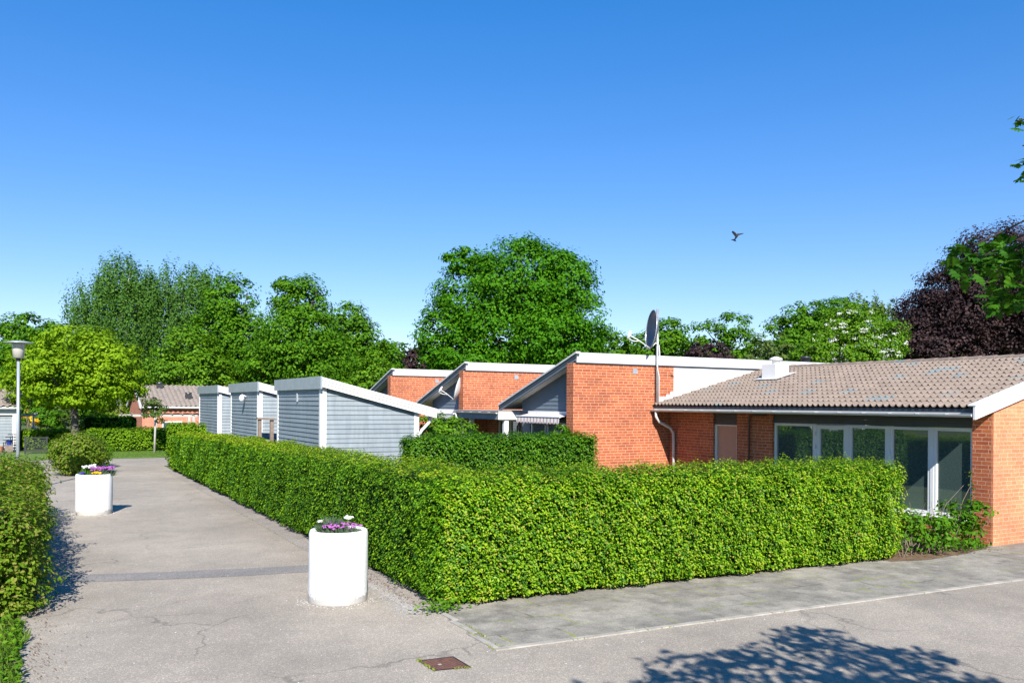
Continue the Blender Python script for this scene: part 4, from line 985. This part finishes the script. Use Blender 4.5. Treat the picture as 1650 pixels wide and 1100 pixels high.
# ------------------------------------------------------------------ planters and flowers
def planter(label, c, r, h):
    p = thing('planter', label, 'planter', (c[0], c[1], 0), 'white round planters on the path')
    f = lambda a, z: .008 * math.sin(3 * a + z * 4) + .005 * math.sin(7 * a - z * 9)
    prof = [(r * .985, 0), (r, .03), (r * 1.0, h * .5), (r * .99, h - .05), (r * .97, h - .015), (r * .94, h), (r * .84, h - .004), (r * .80, h - .03), (r * .80, h - .15)]
    MB().lathe(prof, (c[0], c[1], .002), 64, f).build('shell', 'planter', p, True)
    MB().lathe([(.01, 0), (r * .79, 0), (r * .6, .025), (.02, .04)], (c[0], c[1], h - .1), 32).build('soil', 'soil', p, True)
    return p
P1, P2 = (3.49, 10.97), (1.16, 21.92)
planter('near white painted concrete planter beside the foreground hedge', P1, .385, .93)
planter('far white painted concrete planter by the shrub hedge at the left', P2, .392, .92)
def tuft(name, label, c, rad, h, n, blade, kind, flowers=None, cat='flowers', group=None, w=.05, spread=1.0):
    """grassy clump of thin blades with optional blossoms on top; flowers=(material, count, size, height)"""
    o = thing(name, label, cat, c, group)
    a = RNG.uniform(0, 6.28, n); q = np.sqrt(RNG.random(n)) * rad
    B = np.stack([c[0] + q * np.cos(a), c[1] + q * np.sin(a), np.full(n, c[2])], 1)
    lean = np.stack([np.cos(a), np.sin(a), np.zeros(n)], 1) * (q / rad * .6 * spread)[:, None] + RNG.normal(size=(n, 3)) * .25
    ln = h * RNG.uniform(.5, 1.1, n) * (1 - .4 * (q / rad) ** 2); D = unit(lean + np.array([0, 0, 1.0]))
    T = B + D * ln[:, None]; sd = unit(np.cross(D, RNG.normal(size=(n, 3)))) * (ln * w)[:, None]
    Mi = (B + T) / 2
    V = np.stack([B, Mi - sd, T, Mi + sd], 1).reshape(-1, 3); i = np.arange(n)[:, None] * 4
    npmesh('leaves', V, np.concatenate([i + np.array([[0, 1, 2]]), i + np.array([[0, 2, 3]])], 1).reshape(-1, 3), kind, o)
    if flowers:
        fm, fn, fs, fh = flowers; pp = []
        for k in range(fn):
            aa = random.uniform(0, 6.28); qq = math.sqrt(random.random()) * rad; x, y = c[0] + qq * math.cos(aa), c[1] + qq * math.sin(aa); z = c[2] + fh * random.uniform(.75, 1.1)
            for j in range(6):
                pp.append((x + math.cos(j * 1.047) * fs * .5, y + math.sin(j * 1.047) * fs * .5, z + random.uniform(0, .3) * fs))
        pp = np.array(pp); nn = np.tile(np.array([[-.1, -.5, .8]]), (len(pp), 1)) + RNG.normal(size=(len(pp), 3)) * .4
        leaf_mesh('blossoms', pp, nn, fs, fm, o, aspect=.8)
    return o
z1 = .87
tuft('flower_clump', 'pink purple carnations filling the near planter', (P1[0] + .02, P1[1] - .1, z1), .25, .13, 900, .1, 'grey_green', ('purple', 46, .026, .135), group='flowers in the white planters')
tuft('grass_tuft', 'fine green tuft at the back of the near planter', (P1[0] - .06, P1[1] + .12, z1), .14, .24, 700, .1, 'grey_green', cat='plant')
tuft('white_flower', 'white flowers on thin stalks at the back right of the near planter', (P1[0] + .17, P1[1] + .1, z1), .05, .2, 20, .1, 'mid', ('pwhite', 3, .05, .21), group='white flowers in the planters')
tuft('white_flower', 'single white flower at the left rim of the near planter', (P1[0] - .22, P1[1] + .12, z1), .02, .15, 8, .1, 'mid', ('pwhite', 1, .045, .15), group='white flowers in the planters')
z2 = .86
tuft('flower_clump', 'purple flowers spilling over the right side of the far planter', (P2[0] + .17, P2[1] - .02, z2), .26, .2, 500, .1, 'grey_green', ('purple', 60, .04, .19), group='flowers in the white planters')
tuft('white_flower', 'cluster of white flowers standing at the left of the far planter', (P2[0] - .12, P2[1] + .1, z2), .17, .24, 160, .1, 'mid', ('pwhite', 14, .055, .25), group='white flowers in the planters', spread=.4)
tuft('flower_clump', 'yellow pansies at the front rim of the far planter', (P2[0] + .0, P2[1] - .23, z2), .1, .1, 60, .1, 'mid', ('yellow', 9, .05, .1), group='flowers in the white planters')
tuft('flower_clump', 'dark blue pansies at the left rim of the far planter', (P2[0] - .25, P2[1] - .12, z2), .05, .1, 30, .1, 'mid', ('violet', 4, .05, .1), group='flowers in the white planters')

# ------------------------------------------------------------------ street lamp
lx, ly = -.47, 27.75
lp = thing('street_lamp', 'pale grey post lamp with a wide flat hat beside the maple at the left edge', 'street lamp', (lx, ly, 0))
MB().tube([(lx, ly, 0), (lx, ly, 3.72)], [.047, .04], 14).build('post', 'greymetal', lp, True)
MB().lathe([(.045, 0), (.065, .02), (.065, .06), (.05, .08)], (lx, ly, 3.70), 16).build('collar', 'blackmetal', lp, True)
MB().lathe([(.05, 0), (.145, .015), (.165, .40), (.16, .42)], (lx, ly, 3.78), 24).build('lamp_shade', 'lampglass', lp, True)
MB().lathe([(.155, 0), (.37, .012), (.375, .03), (.15, .075), (.02, .085)], (lx, ly, 4.195), 32).build('hat', 'greymetal', lp, True)

# ------------------------------------------------------------------ drain cover, gravel, moss, grass
dcv = thing('drain_cover', 'square rusty checkered drain cover set in the asphalt', 'drain cover', (3.57, 7.78, 0))
a = [(3.385, 7.985), (3.75, 7.955), (3.755, 7.555), (3.39, 7.62)]
def lerp_quad(k): 
    cx = sum(p[0] for p in a) / 4; cy = sum(p[1] for p in a) / 4; return [(cx + (x - cx) * k, cy + (y - cy) * k) for x, y in a]
o_, i_ = lerp_quad(1.03), lerp_quad(.93)
vs = [(x, y, .007) for x, y in o_] + [(x, y, .007) for x, y in i_]
MB().add(vs, [(j, 4 + j, 4 + (j + 1) % 4, (j + 1) % 4) for j in range(4)]).build('frame', 'blackmetal', dcv)
MB().add([(x, y, .006) for x, y in i_], [(3, 2, 1, 0)]).build('lid', 'rust', dcv)
MB().box(3.50, 3.535, 7.755, 7.785, .0065, .009).build('lifting_slot', 'kerb', dcv)
def pebbles(name, label, P, size, m):
    n = len(P); P = np.asarray(P, float); s = size * RNG.uniform(.5, 1.3, n)
    T = np.array([[1, 0, 0], [-.5, .87, 0], [-.5, -.87, 0], [0, 0, .9]]); ang = RNG.uniform(0, 6.28, n)
    V = np.zeros((n, 4, 3))
    for k in range(4):
        V[:, k, 0] = P[:, 0] + s * (T[k, 0] * np.cos(ang) - T[k, 1] * np.sin(ang)); V[:, k, 1] = P[:, 1] + s * (T[k, 0] * np.sin(ang) + T[k, 1] * np.cos(ang)); V[:, k, 2] = .004 + s * T[k, 2] * .6
    i = np.arange(n)[:, None] * 4; F = np.concatenate([i + np.array([[0, 1, 3]]), i + np.array([[1, 2, 3]]), i + np.array([[2, 0, 3]])], 1).reshape(-1, 3)
    o = npmesh(name, V.reshape(-1, 3), F, m); o['kind'] = 'stuff'; o['label'] = label; o['category'] = 'gravel'; return o
g = []
for k in range(1200):
    u = random.random(); x = 4.05 + random.gauss(0, .09) + .12 * u; y = 9.75 + u * 2.0 + random.gauss(0, .05); g.append((x, y, 0))
M['gravel'] = paint('pale_gravel', (.40, .385, .36), .9, .3, 30)
pebbles('gravel', 'pale fine gravel along the foot of the hedge corner', g, .011, 'gravel')
g = []
for (c, r) in ((P1, .40), (P2, .40)):
    for k in range(130):
        a_ = random.uniform(2.6, 6.9); q = r + abs(random.gauss(0, .09)); g.append((c[0] + q * math.cos(a_), c[1] + q * math.sin(a_), 0))
for k in range(140): g.append((random.uniform(-.1, 8), random.uniform(6, 16), 0))
pebbles('paint_chips', 'white paint flakes scattered on the asphalt round the planters', g, .009, 'white')
M['litter'] = leafmat('dry_leaves', [(.12, .06, .03), (.2, .1, .05), (.09, .07, .03)], .1)
P = np.array([(random.gauss(.02, .14), random.uniform(8.5, 12.0), .008 + random.random() * .01) for k in range(170)] + [(4.33 + random.gauss(0, .07), random.uniform(9.9, 14), .01) for k in range(200)] + [(random.uniform(12.7, 15.4), random.uniform(9.2, 9.7), .018) for k in range(160)])
o = leaf_mesh('leaf_litter', P, RNG.normal(size=P.shape) * .3 + np.array([0, 0, 1]), .026, 'litter'); o['kind'] = 'stuff'; o['label'] = 'dry brown leaf litter along the hedge feet'; o['category'] = 'leaf litter'
def grass(name, label, P, h, m='grass', w=.07):
    P = np.asarray(P, float); n = len(P); hh = h * RNG.uniform(.5, 1.3, n)
    D = unit(RNG.normal(size=(n, 3)) * .45 + np.array([0, 0, 1])); T = P + D * hh[:, None]; sd = unit(np.cross(D, RNG.normal(size=(n, 3)))) * (hh * w)[:, None]; Mi = P + D * hh[:, None] * .45
    V = np.stack([P, Mi - sd, T, Mi + sd], 1).reshape(-1, 3); i = np.arange(n)[:, None] * 4
    o = npmesh(name, V, np.concatenate([i + np.array([[0, 1, 2]]), i + np.array([[0, 2, 3]])], 1).reshape(-1, 3), m); o['kind'] = 'stuff'; o['label'] = label; o['category'] = 'grass'; return o
g = []
while len(g) < 9000:
    x, y = random.uniform(-1.6, .0), random.uniform(6.5, 12.2)
    if x < -.14 + .06 * math.sin(y * 3.1) + .03 * math.sin(y * 9): g.append((x, y, .0))
grass('grass', 'uncut grass and weeds at the lower left edge of the path', g, .13)
g = []
for k in range(500): g.append((-.12 - abs(random.gauss(0, .12)), random.uniform(7, 11.4), .03 + random.random() * .14))
o = leaf_mesh('weeds', np.array(g), RNG.normal(size=(500, 3)) * .5 + np.array([0, 0, 1]), .06, 'bright'); o['kind'] = 'stuff'; o['label'] = 'broad leaved weeds among the grass at the lower left'; o['category'] = 'weeds'
g = [(random.uniform(2, 12), random.uniform(42.9, 48.3), -.004) for k in range(16000)]
grass('lawn_grass', 'short mown grass of the lawn strip across the far road', g, .06, w=.12)
M['moss'] = leafmat('moss', [(.16, .2, .02), (.22, .26, .03), (.12, .17, .02)], .1)
g = []
for k in range(900):
    s = random.random()
    if s < .35: y = random.uniform(7.95, 9.7); g.append((4.24 + .095 * (y - 7.94) + random.choice((-.008, .08)) + random.gauss(0, .008), y, .006))
    elif s < .6:
        x = 4.3 + abs(random.gauss(0, 2.5)); g.append((x, slab_y(x) + random.choice((-.005, .082)) + random.gauss(0, .006), .006))
    elif s < .8: y = random.uniform(12, 25); g.append((4.10 + .0057 * (y - 9.75) + random.gauss(0, .012), y, .006))
    else:
        q = random.choice((0, 1, 2)); e = random.random()
        p0, p1 = [(o_[3], o_[2]), (o_[0], o_[3]), (o_[0], o_[0])][q]; g.append((p0[0] + (p1[0] - p0[0]) * e + random.gauss(0, .01), p0[1] + (p1[1] - p0[1]) * e + random.gauss(0, .01) - .01, .004))
g2 = [p for p in g if wob(np.array([[p[0], p[1], 0]]), .7)[0] > -.25]
grass('moss', 'moss in the kerb and edging joints', g2, .02, 'moss', .35)
# soft ground plants at the corner of the hedge
P = np.array([(4.42 + random.gauss(0, .16), 9.72 + random.gauss(0, .08), .03 + random.random() * .12) for k in range(160)])
o = leaf_mesh('weeds', P, RNG.normal(size=P.shape) * .5 + np.array([0, -.3, 1]), .06, 'bright'); o['kind'] = 'stuff'; o['label'] = 'bright weeds at the foot of the hedge corner'; o['category'] = 'weeds'

# ------------------------------------------------------------------ distant house with pergola
hx0, hy0 = 5.95, 60.0
dh = thing('tile_roofed_house', 'distant pink brick house with a grey tile roof beyond the far lawn', 'house', (hx0, hy0, 0))
MB().prism([(hy0, 0), (hy0 + 8.4, 0), (hy0 + 8.4, 2.25), (hy0 + 4.2, 3.55), (hy0, 2.25)], 'x', hx0, hx0 + .3).build('gable_wall', 'brick_far', dh)
mb = MB(); mb.box(hx0 + .3, hx0 + 4.0, hy0, hy0 + .3, 0, 2.2); mb.box(hx0 + 6.6, hx0 + 14, hy0, hy0 + .3, 0, 2.2); mb.box(hx0 + 4.0, hx0 + 6.6, hy0 + .02, hy0 + .3, 0, .5); mb.build('front_wall', 'brick_far', dh)
MB().box(hx0 + 4.0, hx0 + 14, hy0 - .01, hy0 + .1, 1.95, 2.21).build('cladding_band', 'band', dh)
def window_y(parent, y, x0, x1, z0, z1, gm='glass', fw=.08):
    mb = MB(); mb.box(x0, x0 + fw, y - .03, y + .05, z0, z1); mb.box(x1 - fw, x1, y - .03, y + .05, z0, z1); mb.box(x0 + fw, x1 - fw, y - .028, y + .048, z0 + .001, z0 + fw); mb.box(x0 + fw, x1 - fw, y - .028, y + .048, z1 - fw, z1 - .001)
    w = mb.build('window', 'white', parent); MB().box(x0 + fw - .01, x1 - fw + .01, y + .0, y + .02, z0 + fw - .01, z1 - fw + .01).build('pane', gm, w); return w
window_y(dh, hy0 - .02, hx0 + 1.2, hx0 + 2.45, .55, 1.3); window_y(dh, hy0 + .05, hx0 + 4.05, hx0 + 5.2, .2, 1.94); window_y(dh, hy0 + .05, hx0 + 5.3, hx0 + 6.6, .5, 1.94)
tile_roof('roof', hy0 - .5, hy0 + 4.2, hx0 - .1, hx0 + 14, 2.28, .31, 'tile_far', dh, wave=.3, samp=6, amp=.04, axis='y')
tile_roof('rear_slope', hy0 + 8.9, hy0 + 4.2, hx0 - .1, hx0 + 14, 2.28, .31, 'tile_far', dh, wave=.3, samp=4, amp=.04, axis='y')
mb = MB(); mb.prism([(hy0 - .55, 2.12), (hy0 - .55, 2.36), (hy0 + 4.2, 3.86), (hy0 + 8.95, 2.36), (hy0 + 8.95, 2.12), (hy0 + 4.2, 3.6)], 'x', hx0 - .2, hx0 - .11); mb.build('barge_board', 'white', dh)
MB().tube([(hx0 - .1, hy0 - .56, 2.2), (hx0 + 14, hy0 - .56, 2.2)], .06, 8).build('gutter', 'white_metal', dh)
for (x, y) in ((hx0 + 1.45, hy0 + 3.5), (hx0 + 3.0, hy0 + 1.2)):
    z = 2.28 + .31 * (y - hy0 + .5); v = MB().box(x - .2, x + .2, y - .2, y + .2, z - .05, z + .28).build('roof_vent', 'blackmetal', dh); MB().lathe([(.12, 0), (.24, .04), (.22, .12), (.03, .15)], (x, y, z + .285), 12).build('vent_cap', 'blackmetal', v)
pg = thing('pergola', 'weathered timber pergola in the garden of the distant house', 'pergola', (4.4, 56.5, 0))
q0, q1 = at(192, 669, 53), at(313, 669, 53)
mb = MB(); dv = q1 - q0
for k, f_ in enumerate((0.01, .12, .5, .93, .99)):
    p = q0 + dv * f_; MB().box(p[0] - .08, p[0] + .08, p[1] - .08 + (.6 if k in (1, 2) else 0), p[1] + .08 + (.6 if k in (1, 2) else 0), 0, p[2] - .07).build('post', 'greywood', pg)
mb = MB(); nrm = np.array([-dv[1], dv[0], 0]); nrm = nrm / np.linalg.norm(nrm)
for off in (0, .62):
    e0, e1 = q0 + nrm * off, q1 + nrm * off
    vs = []
    for z in (-.068, .068):
        for p, s in ((e0, -.05), (e1, -.05), (e1, .05), (e0, .05)): pp = p + nrm * s; vs.append((pp[0], pp[1], q0[2] + z))
    mb.add(vs, [(0, 3, 2, 1), (4, 5, 6, 7), (0, 1, 5, 4), (1, 2, 6, 5), (2, 3, 7, 6), (3, 0, 4, 7)])
mb.build('beam', 'greywood', pg)
mb = MB()
for k in range(8):
    p = q0 + dv * (.03 + k * .135); mb.box(p[0] - .04, p[0] + .04, p[1] - .15, p[1] + .85, q0[2] + .07, q0[2] + .17)
mb.build('rafters', 'wood', pg)

# small house at the left edge
lh = thing('small_house', 'small tile roofed outbuilding with grey panels and white trim at the left edge', 'house', (-4.0, 51, 0))
lx0, lx1, ly0 = -6.0, -.78, 51.0
MB().box(lx0, lx1 - .001, ly0 + .1, ly0 + 5, 0, 2.1).build('wall', 'band', lh)
mb = MB(); lapped(mb, -1.75, -1.1, ly0 + .06, 0, .1, 1.75, '-y', None, .16, .02); mb.box(-1.75, -1.1, ly0 + .062, ly0 + .099, .1, 1.75); mb.build('grey_panel', 'siding', lh)
mb = MB(); mb.box(-1.1, -.86, ly0 + .01, ly0 + .098, 0, 1.85); mb.box(-2.2, -1.76, ly0 + .01, ly0 + .098, 0, 1.85); mb.box(-2.2, -.86, ly0 + .012, ly0 + .098, 1.851, 1.98); mb.build('trim', 'white', lh)
MB().box(-3, lx1, ly0 + .02, ly0 + .097, 1.982, 2.17).build('lintel', 'greymetal', lh)
MB().box(lx0, lx1 + .1, ly0 - .32, ly0 - .28, 2.17, 2.27).build('fascia', 'white', lh)
tile_roof('roof', ly0 - .4, ly0 + 2.5, lx0, lx1 + .1, 2.3, .36, 'tile_far', lh, wave=.3, samp=6, amp=.04, axis='y')
tile_roof('rear_slope', ly0 + 5.4, ly0 + 2.5, lx0, lx1 + .1, 2.3, .36, 'tile_far', lh, wave=.3, samp=4, amp=.04, axis='y')
MB().prism([(ly0 + .1, 2.1), (ly0 + 4.99, 2.1), (ly0 + 2.5, 3.2)], 'x', lx1 - .2, lx1 - .002).build('gable', 'brick_far', lh)
# things in front of it
lt = thing('lattice_panel', 'dark lattice panel leaning in front of the small house', 'lattice', (-1.1, 50.3, 0))
mb = MB()
for k in range(7): mb.box(-1.5 + .1 * k, -1.46 + .1 * k, 50.3, 50.33, .1, .45 + .09 * k)
for k in range(6): mb.box(-1.5 + .1 * max(0, k - 3), -.85, 50.27, 50.298, .15 + .14 * k, .19 + .14 * k)
mb.build('slats', 'blackmetal', lt)
tag(MB().lathe([(.12, 0), (.17, .28), (.18, .3), (.15, .3), (.14, .25)], (-1.62, 49.9, 0.0), 16).build('plant_pot', 'terracotta', None, True), 'terracotta pot in front of the small house at the left', 'pot')
tag(MB().lathe([(.10, 0), (.14, .26), (.15, .26), (.12, .25), (.11, .2)], (-1.22, 49.9, .35), 16).build('bucket', 'blue', None, True), 'blue bucket beside the terracotta pot at the left edge', 'bucket')
tag(MB().box(-1.4, -1.05, 49.75, 50.1, 0, .348).build('crate', 'wood', None), 'brown wooden crate carrying the blue bucket', 'crate')
# black slatted fence
fc = thing('slatted_fence', 'low black slatted fence panel beside the small house', 'fence', (-.58, 48.4, 0))
for x in (-.5, .42): MB().box(x - .04, x + .04, 48.0, 48.08, 0, .82).build('post', 'blackmetal', fc)
mb = MB()
for k in range(7): mb.box(-.46, .38, 48.015, 48.045, .08 + .093 * k, .125 + .093 * k)
mb.build('slats', 'blackmetal', fc)
MB().box(-.56, .5, 47.99, 48.09, .735, .80).build('top_rail', 'blackmetal', fc)
# white post with an arm
wp = thing('garden_post', 'white post with a crosswise arm standing behind the yellow green hedge', 'post', (-.16, 53.2, 0))
c = at(54, 670, 47.2)
MB().tube([(c[0], c[1], 0), (c[0], c[1], c[2])], .05, 10).build('pole', 'white', wp, True)
MB().add([(c[0] - .55, c[1], c[2] - .02), (c[0] + .2, c[1], c[2] + .0), (c[0] + .2, c[1] + .12, c[2] + .0), (c[0] - .55, c[1] + .12, c[2] - .02), (c[0] - .55, c[1], c[2] + .09), (c[0] + .2, c[1], c[2] + .1), (c[0] + .2, c[1] + .12, c[2] + .1), (c[0] - .55, c[1] + .12, c[2] + .09)],
         [(0, 3, 2, 1), (4, 5, 6, 7), (0, 1, 5, 4), (1, 2, 6, 5), (2, 3, 7, 6), (3, 0, 4, 7)]).build('arm', 'white', wp)
MB().box(c[0] - .12, c[0] + .2, c[1] - .05, c[1] + .16, c[2] + .105, c[2] + .17).build('cap', 'white', wp)
MB().lathe([(.05, 0), (.12, .02), (.12, .12), (.05, .16)], (c[0], c[1], 1.0), 12).build('foot', 'white', wp, True)

# ------------------------------------------------------------------ bird
bc = at(1187, 380, 20)
bd = thing('bird', 'small dark bird with spread wings in the blue sky', 'bird', tuple(bc))
R3 = np.array([RT[0], RT[1], 0]); U3 = np.array([0, 0, 1.]); D3 = np.array([FW[0], FW[1], 0])
def bp_(x, z, d=0): return tuple(bc + R3 * x + U3 * z + D3 * d)
mb = MB(); mb.tube([bp_(.025, .055, -.05), bp_(.02, .035, -.04), bp_(.005, 0, -.01), bp_(-.02, -.05, .03), bp_(-.035, -.085, .06)], [.006, .022, .03, .022, .008], 10); mb.build('body', 'bird', bd, True)
def wing(name, pts, n2):
    v = [bp_(*p) for p in pts] + [bp_(p[0], p[1], p[2] + .006) for p in pts]; n = len(pts)
    MB().add(v, [tuple(range(n)), tuple(range(n, 2 * n))[::-1]] + [(i, n + i, n + (i + 1) % n, (i + 1) % n) for i in range(n)]).build(name, 'bird', bd)
wing('wing', [(-.005, .03, -.02), (-.03, .065, -.03), (-.075, .098, -.03), (-.112, .112, -.01), (-.11, .085, .01), (-.075, .05, .02), (-.045, .005, .02), (-.02, -.02, .02)], 0)
wing('wing', [(.02, .03, -.03), (.06, .045, -.05), (.11, .05, -.07), (.155, .044, -.09), (.12, .03, -.07), (.06, .012, -.03), (.02, .0, -.01)], 0)
wing('tail', [(-.03, -.07, .05), (-.075, -.066, .07), (-.115, -.075, .09), (-.06, -.092, .09), (-.03, -.105, .09), (.005, -.115, .08), (.02, -.125, .08), (-.005, -.09, .06)], 0)
